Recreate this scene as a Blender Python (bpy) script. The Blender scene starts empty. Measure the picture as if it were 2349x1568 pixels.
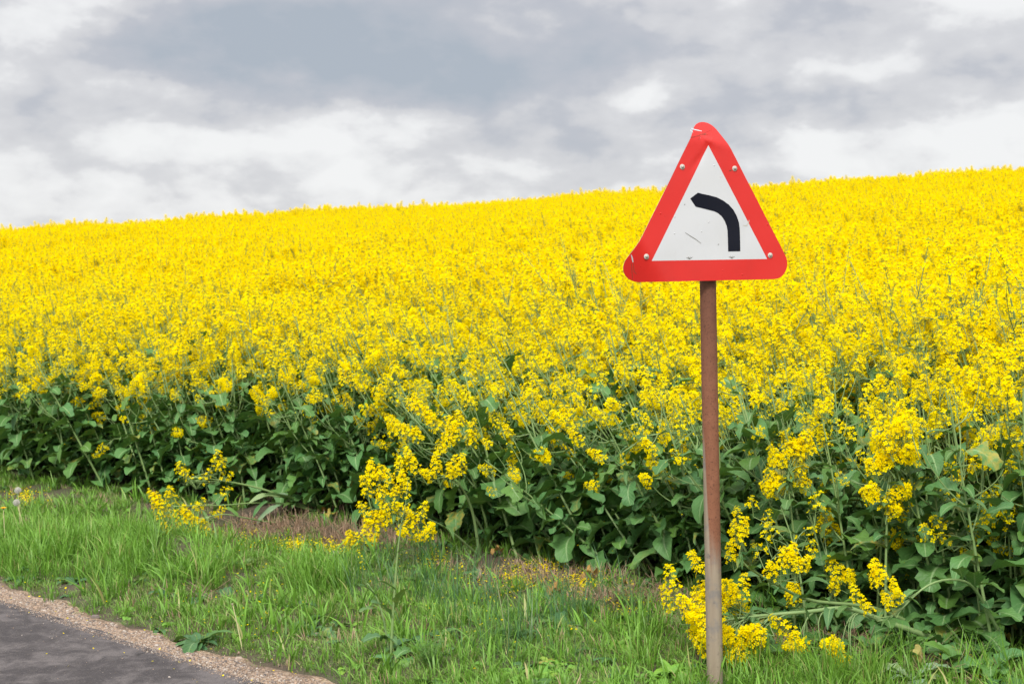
import bpy, math, random
import numpy as np
from mathutils import Vector, Matrix, Euler

R = math.radians
scene = bpy.context.scene
rng = np.random.default_rng(7)

# ------------------------------------------------------------------ camera
FPX = 50.0 / 36.0 * 2348.0            # focal length in "page" pixels (2348 x 1568 page)
CAMZ = 1.6
PITCH = math.atan(164.0 / FPX)
cam_data = bpy.data.cameras.new('camera')
cam = bpy.data.objects.new('camera', cam_data)
scene.collection.objects.link(cam)
cam.location = (0, 0, CAMZ)
cam.rotation_euler = (math.pi / 2 - PITCH, 0, 0)
cam_data.lens = 50
cam_data.sensor_width = 36
cam_data.clip_start = 0.1
cam_data.clip_end = 5000
cam_data.dof.use_dof = True
cam_data.dof.focus_distance = 5.75
cam_data.dof.aperture_fstop = 5.6
scene.camera = cam

# ------------------------------------------------------------------ colour management
scene.view_settings.view_transform = 'Standard'
scene.view_settings.look = 'None'
scene.view_settings.exposure = 0.80
scene.view_settings.gamma = 1.0

# ------------------------------------------------------------------ sun and sky
SUN_EL, SUN_AZ = R(44), R(196)         # azimuth clockwise from +Y: high, behind the camera
sun_data = bpy.data.lights.new('sun', 'SUN')
sun_data.energy = 2.0
sun_data.angle = R(14)
sun_data.color = (1.0, 0.96, 0.9)
sun = bpy.data.objects.new('sun', sun_data)
scene.collection.objects.link(sun)
sd = Vector((math.sin(SUN_AZ) * math.cos(SUN_EL), math.cos(SUN_AZ) * math.cos(SUN_EL), math.sin(SUN_EL)))
sun.rotation_euler = (-sd).to_track_quat('-Z', 'Y').to_euler()

world = bpy.data.worlds.new('World')
scene.world = world
world.use_nodes = True


class NG:
    """small helper round a node tree"""
    def __init__(self, tree):
        self.t = tree
        self.n = tree.nodes
        self.l = tree.links

    def node(self, typ, **kw):
        nd = self.n.new(typ)
        for k, v in kw.items():
            setattr(nd, k, v)
        return nd

    def put(self, sock, v):
        if isinstance(v, bpy.types.NodeSocket):
            self.l.new(v, sock)
        else:
            if isinstance(v, tuple) and sock.type == 'RGBA' and len(v) == 3:
                v = (v[0], v[1], v[2], 1.0)
            sock.default_value = v

    def m(self, op, a, b=None, c=None, clamp=False):
        nd = self.node('ShaderNodeMath', operation=op, use_clamp=clamp)
        self.put(nd.inputs[0], a)
        if b is not None:
            self.put(nd.inputs[1], b)
        if c is not None:
            self.put(nd.inputs[2], c)
        return nd.outputs[0]

    def vm(self, op, a, b=None):
        nd = self.node('ShaderNodeVectorMath', operation=op)
        self.put(nd.inputs[0], a)
        if b is not None:
            self.put(nd.inputs[1], b)
        return nd.outputs[0]

    def noise(self, vec, scale, detail=4.0, rough=0.55, dist=0.0):
        nd = self.node('ShaderNodeTexNoise')
        self.put(nd.inputs['Vector'], vec)
        nd.inputs['Scale'].default_value = scale
        nd.inputs['Detail'].default_value = detail
        nd.inputs['Roughness'].default_value = rough
        nd.inputs['Distortion'].default_value = dist
        return nd.outputs['Fac']

    def ramp(self, fac, stops, interp='LINEAR'):
        nd = self.node('ShaderNodeValToRGB')
        cr = nd.color_ramp
        cr.interpolation = interp
        while len(cr.elements) < len(stops):
            cr.elements.new(0.5)
        for e, (p, c) in zip(cr.elements, stops):
            e.position = p
            e.color = (c[0], c[1], c[2], 1.0)
        self.put(nd.inputs[0], fac)
        return nd.outputs[0]

    def mix(self, fac, a, b, mode='MIX'):
        nd = self.node('ShaderNodeMix', data_type='RGBA', blend_type=mode)
        self.put(nd.inputs[0], fac)
        for s, v in ((nd.inputs[6], a), (nd.inputs[7], b)):
            if isinstance(v, tuple):
                v = (v[0], v[1], v[2], 1.0)
            self.put(s, v)
        return nd.outputs[2]

    def smooth(self, v, lo, hi, a=0.0, b=1.0):
        nd = self.node('ShaderNodeMapRange', interpolation_type='SMOOTHSTEP')
        self.put(nd.inputs[0], v)
        nd.inputs[1].default_value = lo
        nd.inputs[2].default_value = hi
        nd.inputs[3].default_value = a
        nd.inputs[4].default_value = b
        return nd.outputs[0]


def build_world():
    g = NG(world.node_tree)
    g.n.clear()
    out = g.node('ShaderNodeOutputWorld')
    bg = g.node('ShaderNodeBackground')
    g.l.new(bg.outputs[0], out.inputs[0])
    sky = g.node('ShaderNodeTexSky', sky_type='NISHITA', sun_disc=False)
    sky.sun_elevation = SUN_EL
    sky.sun_rotation = SUN_AZ
    tc = g.node('ShaderNodeTexCoord').outputs['Generated']
    sep = g.node('ShaderNodeSeparateXYZ')
    g.l.new(tc, sep.inputs[0])
    az = g.m('ARCTAN2', sep.outputs[0], sep.outputs[1])
    el = g.m('ARCSINE', sep.outputs[2])
    X = g.m('MULTIPLY', az, 1000.0)         # milliradians
    Y = g.m('MULTIPLY', el, 1000.0)
    # cloud coordinates: flattened towards the horizon
    sc = g.node('ShaderNodeCombineXYZ')
    g.put(sc.inputs[0], g.m('MULTIPLY', az, 1.0))
    g.put(sc.inputs[1], g.m('MULTIPLY', el, 1.9))
    sc.inputs[2].default_value = 3.7
    v = sc.outputs[0]
    n_big = g.noise(v, 5.0, 3.0, 0.5)
    n_mid = g.noise(g.vm('ADD', v, (4.1, 2.2, 0.6)), 13.0, 7.0, 0.58)
    n_wx = g.noise(g.vm('ADD', v, (9.0, 1.0, 5.0)), 9.0, 7.0, 0.62)
    n_wy = g.noise(g.vm('ADD', v, (2.0, 7.0, 8.0)), 9.0, 7.0, 0.62)
    n_f = g.noise(g.vm('ADD', v, (5.5, 3.3, 1.9)), 34.0, 7.0, 0.6)
    pv = g.node('ShaderNodeTexVoronoi', feature='SMOOTH_F1', voronoi_dimensions='2D')
    wob = g.node('ShaderNodeVectorMath', operation='SCALE')
    wn = g.node('ShaderNodeTexNoise')
    g.l.new(v, wn.inputs['Vector'])
    wn.inputs['Scale'].default_value = 14.0
    wn.inputs['Detail'].default_value = 6.0
    g.l.new(wn.outputs['Color'], wob.inputs[0])
    wob.inputs[3].default_value = 0.09
    g.put(pv.inputs['Vector'], g.vm('ADD', v, wob.outputs[0]))
    pv.inputs['Scale'].default_value = 11.0
    pv.inputs['Detail'].default_value = 2.0
    pv.inputs['Roughness'].default_value = 0.6
    pv.inputs['Smoothness'].default_value = 0.35
    puff = pv.outputs['Distance']
    Xw = g.m('ADD', X, g.m('MULTIPLY', g.m('SUBTRACT', n_wx, 0.5), 125.0))
    Yw = g.m('ADD', Y, g.m('MULTIPLY', g.m('SUBTRACT', n_wy, 0.5), 50.0))
    # cloud masses: page x, page y, half width, half height, darkness
    blobs = [
        (480, 125, 260, 75, .60), (760, 130, 330, 105, .62), (1030, 205, 260, 75, .62), (1330, 110, 330, 95, .42),
        (620, 40, 190, 60, .25), (1000, 40, 500, 60, .12), (40, 15, 120, 50, .52), (0, 165, 60, 40, .22),
        (230, 235, 170, 55, .30), (60, 300, 150, 45, .22), (420, 280, 130, 40, .18),
        (1760, 120, 220, 90, .24), (2150, 190, 240, 70, .20), (1950, 60, 160, 90, .14), (2230, -10, 130, 28, .62),
        (1200, 330, 330, 50, .30), (1560, 290, 240, 50, .25), (1900, 250, 300, 50, .22), (1700, 330, 120, 25, .2),
        (300, 440, 500, 40, -.06), (1100, 420, 500, 35, .02),
        (180, 60, 130, 90, -.30), (390, 215, 90, 45, -.30), (690, 195, 60, 40, -.34), (770, 345, 110, 45, -.36), (850, 285, 200, 30, -.22),
        (560, 345, 260, 45, -.22), (1840, 330, 110, 32, -.36), (2230, 310, 170, 42, -.30), (2230, 55, 170, 40, -.28),
        (1920, 195, 110, 40, -.22), (1470, 245, 90, 30, -.22), (1680, 150, 60, 40, -.2), (1540, 60, 90, 50, -.12), (2000, 385, 500, 30, -.2), (1174, 480, 1200, 60, -.10),
    ]
    D = None
    for bx, by, sx, sy, amp in blobs:
        cx = (bx - 1174) / FPX * 1000
        cy = (620 - by) / FPX * 1000
        dx = g.m('DIVIDE', g.m('SUBTRACT', Xw, cx), sx / FPX * 1000)
        dy = g.m('DIVIDE', g.m('SUBTRACT', Yw, cy), sy / FPX * 1000)
        r2 = g.m('ADD', g.m('MULTIPLY', dx, dx), g.m('MULTIPLY', dy, dy))
        e = g.m('EXPONENT', g.m('MULTIPLY', r2, -1.0))
        D = g.m('MULTIPLY_ADD', e, amp * 0.9, D if D is not None else 0.12)
    D = g.m('MULTIPLY_ADD', g.m('SUBTRACT', n_big, 0.5), 0.22, D)
    D = g.m('MULTIPLY_ADD', g.m('SUBTRACT', n_mid, 0.5), 0.60, D)
    D = g.m('MULTIPLY_ADD', g.m('SUBTRACT', n_f, 0.5), 0.38, D)
    D = g.m('MULTIPLY_ADD', g.m('SUBTRACT', puff, 0.50), 0.38, D)
    # cloud layers with edges of their own
    D = g.m('ADD', g.m('MULTIPLY', D, 0.68), g.m('ADD', g.smooth(D, 0.14, 0.32, 0.0, 0.14), g.smooth(D, 0.42, 0.60, 0.0, 0.15)))
    col = g.ramp(D, [(0.0, (.93, .935, .94)), (0.2, (.80, .803, .82)), (0.42, (.67, .675, .705)), (0.72, (.54, .56, .615)), (1.0, (.44, .49, .56))])
    # an overcast sky is brighter overhead than at the horizon
    up = g.smooth(el, 0.22, 1.3, 0.0, 1.0)
    back = g.smooth(sep.outputs[1], 0.15, -0.5, 0.0, 1.0)    # added fill: unseen sky behind the camera brightened to light the front foliage
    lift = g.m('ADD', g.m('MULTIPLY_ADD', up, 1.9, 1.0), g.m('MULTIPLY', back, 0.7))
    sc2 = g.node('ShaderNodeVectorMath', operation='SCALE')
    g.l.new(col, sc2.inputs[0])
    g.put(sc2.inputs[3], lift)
    skyc = g.node('ShaderNodeVectorMath', operation='SCALE')
    g.l.new(sky.outputs[0], skyc.inputs[0])
    skyc.inputs[3].default_value = 0.08
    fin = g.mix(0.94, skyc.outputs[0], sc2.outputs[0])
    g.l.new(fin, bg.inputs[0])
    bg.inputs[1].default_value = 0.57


build_world()
scene.cycles.max_bounces = 8
scene.cycles.diffuse_bounces = 4
scene.cycles.transmission_bounces = 4
scene.cycles.transparent_max_bounces = 4

# ------------------------------------------------------------------ coordinates
CF = Vector((0, math.cos(PITCH), -math.sin(PITCH)))
CU = Vector((0, math.sin(PITCH), math.cos(PITCH)))
EDGE_P = (0.94, 7.2)                    # a point on the crop edge
EDGE_N = (0.591, 0.807)                 # into the field
EDGE_T = (-0.807, 0.591)                # along the edge, away to the left
ROAD_P = (-1.07, 5.5)
ROAD_T = (-0.733, 0.680)
ROAD_N = (0.680, 0.733)                 # from the road into the verge


def vnoise(x, y, seed=0):
    x = np.asarray(x, float); y = np.asarray(y, float)
    xi = np.floor(x).astype(np.int64); yi = np.floor(y).astype(np.int64)
    xf = x - xi; yf = y - yi
    def h(a, b):
        n = (a * 374761393 + b * 668265263 + seed * 982451653) & 0x7fffffff
        n = ((n ^ (n >> 13)) * 1274126177) & 0x7fffffff
        return ((n ^ (n >> 16)) & 0xffff) / 65535.0
    u = xf * xf * (3 - 2 * xf); w = yf * yf * (3 - 2 * yf)
    return (h(xi, yi) * (1 - u) + h(xi + 1, yi) * u) * (1 - w) + (h(xi, yi + 1) * (1 - u) + h(xi + 1, yi + 1) * u) * w


def fbm(x, y, seed=0, oct=4):
    a, s, t = 1.0, 0.0, 0.0
    for i in range(oct):
        s = s + a * vnoise(x * 2 ** i, y * 2 ** i, seed + i * 17)
        t += a; a *= 0.5
    return s / t


def s_of(x, y):
    return (np.asarray(x) - EDGE_P[0]) * EDGE_N[0] + (np.asarray(y) - EDGE_P[1]) * EDGE_N[1]


def r_of(x, y):                         # distance from the road edge, positive on the verge
    return (np.asarray(x) - ROAD_P[0]) * ROAD_N[0] + (np.asarray(y) - ROAD_P[1]) * ROAD_N[1]


def zg(x, y):
    x = np.asarray(x, float); y = np.asarray(y, float)
    s = np.maximum(s_of(x, y) + 0.3, 0.0)
    rise = 0.0975 * (s * s / (s + 0.8))
    d = np.maximum(0.0, y - 31.0)
    hill = rise - 0.0035 * np.minimum(d, 40) ** 2 - 0.28 * np.maximum(d - 40, 0)
    hill = np.where(s > 0, np.maximum(hill, -3.0), 0.0)
    r = r_of(x, y)
    k = np.clip((r - 0.15) / 0.5, 0, 1)
    far = np.clip((30 - np.hypot(x, y)) / 10, 0, 1)
    bumps = (fbm(x * 1.6, y * 1.6, 3) - 0.5) * 0.10 * k * far + 0.02 * k
    return hill + bumps


def ray(px, py):
    v = CF + Vector((1, 0, 0)) * ((px - 1174) / FPX) + CU * ((784 - py) / FPX)
    return v


def P(px, py, d):
    return Vector((0, 0, CAMZ)) + ray(px, py) * d


def G(px, py):
    v = ray(px, py)
    z = 0.0
    for _ in range(8):
        t = (z - CAMZ) / v.z
        p = Vector((0, 0, CAMZ)) + v * t
        z = float(zg(p.x, p.y))
    return Vector((p.x, p.y, z))


def page(p):
    q = Vector(p) - Vector((0, 0, CAMZ))
    d = q.dot(CF)
    return 1174 + q.x / d * FPX, 784 - q.dot(CU) / d * FPX, d


# ------------------------------------------------------------------ materials
def new_mat(name):
    m = bpy.data.materials.new(name)
    m.use_nodes = True
    g = NG(m.node_tree)
    g.n.clear()
    out = g.node('ShaderNodeOutputMaterial')
    return m, g, out


def uvxy(g):
    uv = g.node('ShaderNodeUVMap', uv_map='uv')
    s = g.node('ShaderNodeSeparateXYZ')
    g.l.new(uv.outputs[0], s.inputs[0])
    return s.outputs[0], s.outputs[1]


def id_rand(g, ux):
    """a random number per leaf / petal / blade: the whole part of u is its id"""
    w = g.node('ShaderNodeTexWhiteNoise', noise_dimensions='2D')
    c = g.node('ShaderNodeCombineXYZ')
    g.put(c.inputs[0], g.m('FLOOR', ux))
    oi = g.node('ShaderNodeObjectInfo')
    g.put(c.inputs[1], oi.outputs['Random'])
    g.l.new(c.outputs[0], w.inputs['Vector'])
    return w.outputs['Value'], oi.outputs['Random']


def leafy_shader(g, out, col, rough, trans, transcol=None, bump=None, spec=0.28):
    b = g.node('ShaderNodeBsdfPrincipled')
    g.put(b.inputs['Base Color'], col)
    b.inputs['Roughness'].default_value = rough
    b.inputs['Specular IOR Level'].default_value = spec
    t = g.node('ShaderNodeBsdfTranslucent')
    g.put(t.inputs['Color'], transcol if transcol is not None else col)
    if bump is not None:
        g.l.new(bump, b.inputs['Normal'])
    mx = g.node('ShaderNodeMixShader')
    mx.inputs[0].default_value = trans
    g.l.new(b.outputs[0], mx.inputs[1])
    g.l.new(t.outputs[0], mx.inputs[2])
    g.l.new(mx.outputs[0], out.inputs[0])


def mat_petal():
    m, g, out = new_mat('yellow_petal')
    ux, uy = uvxy(g)
    r, o = id_rand(g, ux)
    c = g.mix(r, (0.95, 0.75, 0.0005), (0.97, 0.84, 0.001))
    c = g.mix(g.smooth(r, 0.95, 1.0, 0, 0.45), c, (0.86, 0.56, 0.004))
    c = g.mix(g.smooth(uy, 0.0, 0.35, 0.55, 0.0), c, (0.45, 0.42, 0.01))
    leafy_shader(g, out, c, 0.7, 0.52, spec=0.03)
    return m


def mat_bud():
    m, g, out = new_mat('flower_bud')
    ux, uy = uvxy(g)
    r, o = id_rand(g, ux)
    c = g.mix(r, (0.30, 0.40, 0.03), (0.62, 0.60, 0.02))
    leafy_shader(g, out, c, 0.5, 0.15)
    return m


def mat_stem():
    m, g, out = new_mat('rape_stem')
    ux, uy = uvxy(g)
    geo = g.node('ShaderNodeTexCoord').outputs['Object']
    n = g.noise(geo, 14.0, 4.0)
    oi = g.node('ShaderNodeObjectInfo').outputs['Random']
    c = g.mix(n, (0.12, 0.21, 0.065), (0.25, 0.34, 0.15))
    c = g.mix(g.m('MULTIPLY', oi, 0.35), c, (0.20, 0.30, 0.07))
    leafy_shader(g, out, c, 0.45, 0.06)
    return m


def mat_leaf(name, dark, light, vein, rough=0.42, trans=0.18, transcol=(0.12, 0.22, 0.03), wear=0.12, fallen=0.0):
    m, g, out = new_mat(name)
    ux, uy = uvxy(g)
    r, o = id_rand(g, ux)
    u = g.m('SUBTRACT', g.m('FRACT', ux), 0.5)
    au = g.m('ABSOLUTE', u)
    tco = g.node('ShaderNodeTexCoord').outputs['Object']
    n = g.noise(tco, 26.0, 5.0, 0.6)
    c = g.mix(r, dark, light)
    c = g.mix(g.m('MULTIPLY', n, 0.5), c, tuple(v * 1.7 for v in light))
    hue = g.m('FRACT', g.m('MULTIPLY', r, 7.31))
    c = g.mix(g.smooth(hue, 0.55, 1.0, 0.0, 0.55), c, (light[0] * 1.25, light[1] * 1.1, light[2] * .5))
    c = g.mix(g.smooth(hue, 0.4, 0.0, 0.0, 0.5), c, (light[0] * .8, light[1] * .95, light[2] * 1.35))
    # side veins slanting from the midrib, then the midrib itself
    ph = g.m('MULTIPLY', g.m('SUBTRACT', uy, g.m('MULTIPLY', au, 0.55)), 9.0)
    sv = g.m('PINGPONG', ph, 0.5)
    svm = g.m('MULTIPLY', g.smooth(sv, 0.0, 0.07, 1.0, 0.0), g.smooth(au, 0.42, 0.1, 0.0, 0.42))
    c = g.mix(svm, c, vein)
    wid = g.m('MULTIPLY_ADD', uy, -0.035, 0.055)
    mid = g.m('SUBTRACT', 1.0, g.smooth(g.m('SUBTRACT', au, wid), -0.02, 0.02))
    c = g.mix(g.m('MULTIPLY', mid, 0.85), c, vein)
    # odd worn, yellowing leaf
    c = g.mix(g.m('MULTIPLY', g.smooth(r, 1.0 - wear, 1.0), g.smooth(n, 0.4, 0.65)), c, (0.30, 0.27, 0.05))
    bmp = g.node('ShaderNodeBump')
    bmp.inputs['Strength'].default_value = 0.35
    bmp.inputs['Distance'].default_value = 0.004
    g.put(bmp.inputs['Height'], g.m('ADD', g.m('MULTIPLY', sv, 1.2), g.noise(tco, 90.0, 2.0)))
    leafy_shader(g, out, c, rough, trans, transcol, bmp.outputs[0])
    return m


def mat_grass(name, base, tip, dry, trans=0.35, drylim=0.9):
    trans = min(trans, 0.27)
    m, g, out = new_mat(name)
    ux, uy = uvxy(g)
    r, o = id_rand(g, ux)
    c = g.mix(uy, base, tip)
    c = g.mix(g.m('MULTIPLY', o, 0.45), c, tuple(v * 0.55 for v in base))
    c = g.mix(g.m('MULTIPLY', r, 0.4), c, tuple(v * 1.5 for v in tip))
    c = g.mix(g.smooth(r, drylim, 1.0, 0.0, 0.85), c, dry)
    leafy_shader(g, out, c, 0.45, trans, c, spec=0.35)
    return m


def mat_ground():
    m, g, out = new_mat('verge_soil')
    tc = g.node('ShaderNodeTexCoord').outputs['Object']
    n1 = g.noise(tc, 2.3, 6.0, 0.6)
    n2 = g.noise(tc, 22.0, 6.0, 0.65)
    n3 = g.noise(tc, 120.0, 3.0, 0.6)
    c = g.mix(n2, (0.040, 0.031, 0.018), (0.115, 0.083, 0.052))
    c = g.mix(g.smooth(n1, 0.42, 0.62, 0.0, 0.55), c, (0.055, 0.075, 0.022))
    c = g.mix(g.smooth(n3, 0.55, 0.75, 0.0, 0.5), c, (0.22, 0.165, 0.10))
    b = g.node('ShaderNodeBsdfPrincipled')
    g.l.new(c, b.inputs['Base Color'])
    b.inputs['Roughness'].default_value = 0.95
    bm = g.node('ShaderNodeBump')
    bm.inputs['Strength'].default_value = 0.9
    bm.inputs['Distance'].default_value = 0.03
    g.put(bm.inputs['Height'], g.m('ADD', n2, g.m('MULTIPLY', n3, 0.4)))
    g.l.new(bm.outputs[0], b.inputs['Normal'])
    g.l.new(b.outputs[0], out.inputs[0])
    return m


def mat_asphalt():
    m, g, out = new_mat('worn_asphalt')
    tc = g.node('ShaderNodeTexCoord').outputs['Object']
    n1 = g.noise(tc, 1.5, 6.0, 0.6, 0.4)
    n2 = g.noise(tc, 9.0, 6.0, 0.7, 0.6)
    n3 = g.noise(tc, 160.0, 3.0, 0.7)
    n4 = g.noise(g.vm('ADD', tc, (3, 8, 1)), 60.0, 4.0, 0.7)
    patch = g.smooth(g.m('MULTIPLY_ADD', n1, 0.5, g.m('MULTIPLY', n2, 0.7)), 0.50, 0.72)
    c = g.mix(patch, (0.050, 0.044, 0.045), (0.125, 0.110, 0.108))
    c = g.mix(g.smooth(n4, 0.45, 0.7, 0.0, 0.55), c, (0.085, 0.075, 0.075))
    c = g.mix(g.smooth(n3, 0.60, 0.72, 0.0, 0.75), c, (0.33, 0.28, 0.25))
    c = g.mix(g.smooth(n3, 0.40, 0.28, 0.0, 0.7), c, (0.022, 0.02, 0.022))
    vo = g.node('ShaderNodeTexVoronoi', feature='DISTANCE_TO_EDGE')
    wv = g.node('ShaderNodeVectorMath', operation='ADD')
    g.l.new(tc, wv.inputs[0])
    dv = g.node('ShaderNodeTexNoise')
    g.l.new(tc, dv.inputs['Vector'])
    dv.inputs['Scale'].default_value = 6.0
    sv = g.node('ShaderNodeVectorMath', operation='SCALE')
    g.l.new(dv.outputs['Color'], sv.inputs[0])
    sv.inputs[3].default_value = 0.35
    g.l.new(sv.outputs[0], wv.inputs[1])
    g.l.new(wv.outputs[0], vo.inputs['Vector'])
    vo.inputs['Scale'].default_value = 1.1
    crack = g.m('MULTIPLY', g.smooth(vo.outputs['Distance'], 0.0, 0.012, 0.8, 0.0), g.smooth(n1, 0.48, 0.58))
    c = g.mix(crack, c, (0.02, 0.018, 0.018))
    n5 = g.noise(g.vm('ADD', tc, (1, 5, 2)), 42.0, 5.0, 0.75)
    c = g.mix(g.smooth(n5, 0.56, 0.68, 0.0, 0.65), c, (0.035, 0.031, 0.032))
    b = g.node('ShaderNodeBsdfPrincipled')
    g.l.new(c, b.inputs['Base Color'])
    b.inputs['Roughness'].default_value = 0.9
    b.inputs['Specular IOR Level'].default_value = 0.25
    bm = g.node('ShaderNodeBump')
    bm.inputs['Strength'].default_value = 0.8
    bm.inputs['Distance'].default_value = 0.006
    g.put(bm.inputs['Height'], g.m('ADD', n3, n4))
    g.l.new(bm.outputs[0], b.inputs['Normal'])
    g.l.new(b.outputs[0], out.inputs[0])
    return m


def mat_gravel():
    m, g, out = new_mat('sandy_gravel')
    tc = g.node('ShaderNodeTexCoord').outputs['Object']
    vo = g.node('ShaderNodeTexVoronoi')
    g.put(vo.inputs['Vector'], tc)
    vo.inputs['Scale'].default_value = 110.0
    n1 = g.noise(tc, 4.0, 5.0, 0.6)
    sp = g.node('ShaderNodeSeparateColor')
    g.l.new(vo.outputs['Color'], sp.inputs[0])
    c = g.ramp(sp.outputs[0], [(0.0, (.10, .066, .04)), (0.35, (.22, .142, .085)), (0.7, (.31, .22, .142)), (1.0, (.39, .305, .225))])
    c = g.mix(g.smooth(n1, 0.45, 0.62, 0.0, 0.7), c, (0.10, 0.066, 0.044))
    b = g.node('ShaderNodeBsdfPrincipled')
    g.l.new(c, b.inputs['Base Color'])
    b.inputs['Roughness'].default_value = 0.9
    bm = g.node('ShaderNodeBump')
    bm.inputs['Strength'].default_value = 1.0
    bm.inputs['Distance'].default_value = 0.008
    g.put(bm.inputs['Height'], g.m('SUBTRACT', 1.0, vo.outputs['Distance']))
    g.l.new(bm.outputs[0], b.inputs['Normal'])
    g.l.new(b.outputs[0], out.inputs[0])
    return m


def mat_stone():
    m, g, out = new_mat('pebble_stone')
    oi = g.node('ShaderNodeObjectInfo').outputs['Random']
    tc = g.node('ShaderNodeTexCoord').outputs['Object']
    c = g.ramp(oi, [(0.0, (.06, .055, .055)), (0.15, (.15, .125, .11)), (0.4, (.29, .20, .135)), (0.62, (.37, .265, .185)), (0.82, (.33, .275, .225)), (1.0, (.46, .41, .36))])
    c = g.mix(g.m('MULTIPLY', g.noise(tc, 2.0, 5.0), 0.4), c, (.15, .11, .09))
    b = g.node('ShaderNodeBsdfPrincipled')
    g.l.new(c, b.inputs['Base Color'])
    b.inputs['Roughness'].default_value = 0.85
    g.l.new(b.outputs[0], out.inputs[0])
    return m


def mat_plain(name, col, rough=0.6, metal=0.0, var=0.25, scale=20.0, bump=0.0, spec=0.5, trans=0.0):
    m, g, out = new_mat(name)
    tc = g.node('ShaderNodeTexCoord').outputs['Object']
    n = g.noise(tc, scale, 5.0, 0.6)
    c = g.mix(n, tuple(v * (1 - var) for v in col), tuple(min(1.0, v * (1 + var)) for v in col))
    if trans > 0:
        leafy_shader(g, out, c, rough, trans, c, spec=spec)
        return m
    b = g.node('ShaderNodeBsdfPrincipled')
    g.l.new(c, b.inputs['Base Color'])
    b.inputs['Roughness'].default_value = rough
    b.inputs['Metallic'].default_value = metal
    b.inputs['Specular IOR Level'].default_value = spec
    if bump:
        bm = g.node('ShaderNodeBump')
        bm.inputs['Strength'].default_value = bump
        bm.inputs['Distance'].default_value = 0.002
        g.put(bm.inputs['Height'], n)
        g.l.new(bm.outputs[0], b.inputs['Normal'])
    g.l.new(b.outputs[0], out.inputs[0])
    return m


def mat_sheeting(name, col, dirt, rough=0.38, spec=0.4):
    """retro-reflective sheeting with scattered raindrops and faint grime"""
    m, g, out = new_mat(name)
    tc = g.node('ShaderNodeTexCoord').outputs['Object']
    n = g.noise(tc, 5.0, 5.0, 0.6)
    n2 = g.noise(tc, 60.0, 4.0, 0.6)
    c = g.mix(g.smooth(n, 0.45, 0.75, 0.0, 0.22), col, dirt)
    c = g.mix(g.smooth(n2, 0.62, 0.72, 0.0, 0.18), c, dirt)
    vo = g.node('ShaderNodeTexVoronoi')
    g.put(vo.inputs['Vector'], tc)
    vo.inputs['Scale'].default_value = 38.0
    sp = g.node('ShaderNodeSeparateColor')
    g.l.new(vo.outputs['Color'], sp.inputs[0])
    size = g.m('MULTIPLY', g.smooth(sp.outputs[0], 0.60, 1.0), 0.17)
    drop = g.m('SUBTRACT', size, vo.outputs['Distance'])
    dm = g.smooth(drop, 0.0, 0.05)
    b = g.node('ShaderNodeBsdfPrincipled')
    g.l.new(c, b.inputs['Base Color'])
    g.put(b.inputs['Roughness'], g.m('MULTIPLY_ADD', dm, -0.3, rough))
    b.inputs['Specular IOR Level'].default_value = spec
    bm = g.node('ShaderNodeBump')
    bm.inputs['Strength'].default_value = 0.7
    bm.inputs['Distance'].default_value = 0.0025
    g.put(bm.inputs['Height'], g.m('ADD', g.smooth(drop, -0.01, 0.12), g.m('MULTIPLY', n2, 0.02)))
    g.l.new(bm.outputs[0], b.inputs['Normal'])
    g.l.new(b.outputs[0], out.inputs[0])
    return m


def mat_post():
    m, g, out = new_mat('rusted_galvanised_steel')
    tc = g.node('ShaderNodeTexCoord').outputs['Object']
    sep = g.node('ShaderNodeSeparateXYZ')
    g.l.new(tc, sep.inputs[0])
    n1 = g.noise(tc, 9.0, 6.0, 0.6)
    n2 = g.noise(tc, 140.0, 4.0, 0.7)
    n3 = g.noise(tc, 30.0, 5.0, 0.65)
    mp = g.node('ShaderNodeMapping')
    mp.inputs['Scale'].default_value = (40, 40, 3)
    g.l.new(tc, mp.inputs[0])
    streak = g.noise(mp.outputs[0], 1.0, 5.0, 0.6)
    rust = g.mix(n3, (0.135, 0.052, 0.027), (0.26, 0.112, 0.062))
    rust = g.mix(g.smooth(n2, 0.52, 0.68, 0.0, 0.75), rust, (0.045, 0.02, 0.015))
    rust = g.mix(g.smooth(sep.outputs[2], 1.0, 1.55, 0.0, 0.45), rust, (0.055, 0.025, 0.02))
    zinc = g.mix(streak, (0.17, 0.125, 0.085), (0.34, 0.285, 0.215))
    zinc = g.mix(g.smooth(n1, 0.50, 0.64, 0.0, 0.55), zinc, (0.13, 0.135, 0.15))
    zinc = g.mix(g.smooth(n3, 0.60, 0.72, 0.0, 0.55), zinc, (0.06, 0.05, 0.045))
    # the zinc survives low down and in a tongue climbing the left of the tube
    side = g.smooth(sep.outputs[0], -0.012, -0.029)
    lim = g.m('MULTIPLY_ADD', side, 0.42, g.m('MULTIPLY_ADD', streak, 0.16, 0.46))
    k = g.smooth(g.m('SUBTRACT', sep.outputs[2], lim), -0.09, 0.09)
    c = g.mix(k, zinc, rust)
    b = g.node('ShaderNodeBsdfPrincipled')
    g.l.new(c, b.inputs['Base Color'])
    g.put(b.inputs['Roughness'], g.m('MULTIPLY_ADD', k, 0.3, 0.5))
    b.inputs['Metallic'].default_value = 0.0
    b.inputs['Specular IOR Level'].default_value = 0.25
    bm = g.node('ShaderNodeBump')
    bm.inputs['Strength'].default_value = 0.5
    bm.inputs['Distance'].default_value = 0.0012
    g.put(bm.inputs['Height'], n2)
    g.l.new(bm.outputs[0], b.inputs['Normal'])
    g.l.new(b.outputs[0], out.inputs[0])
    return m


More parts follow.
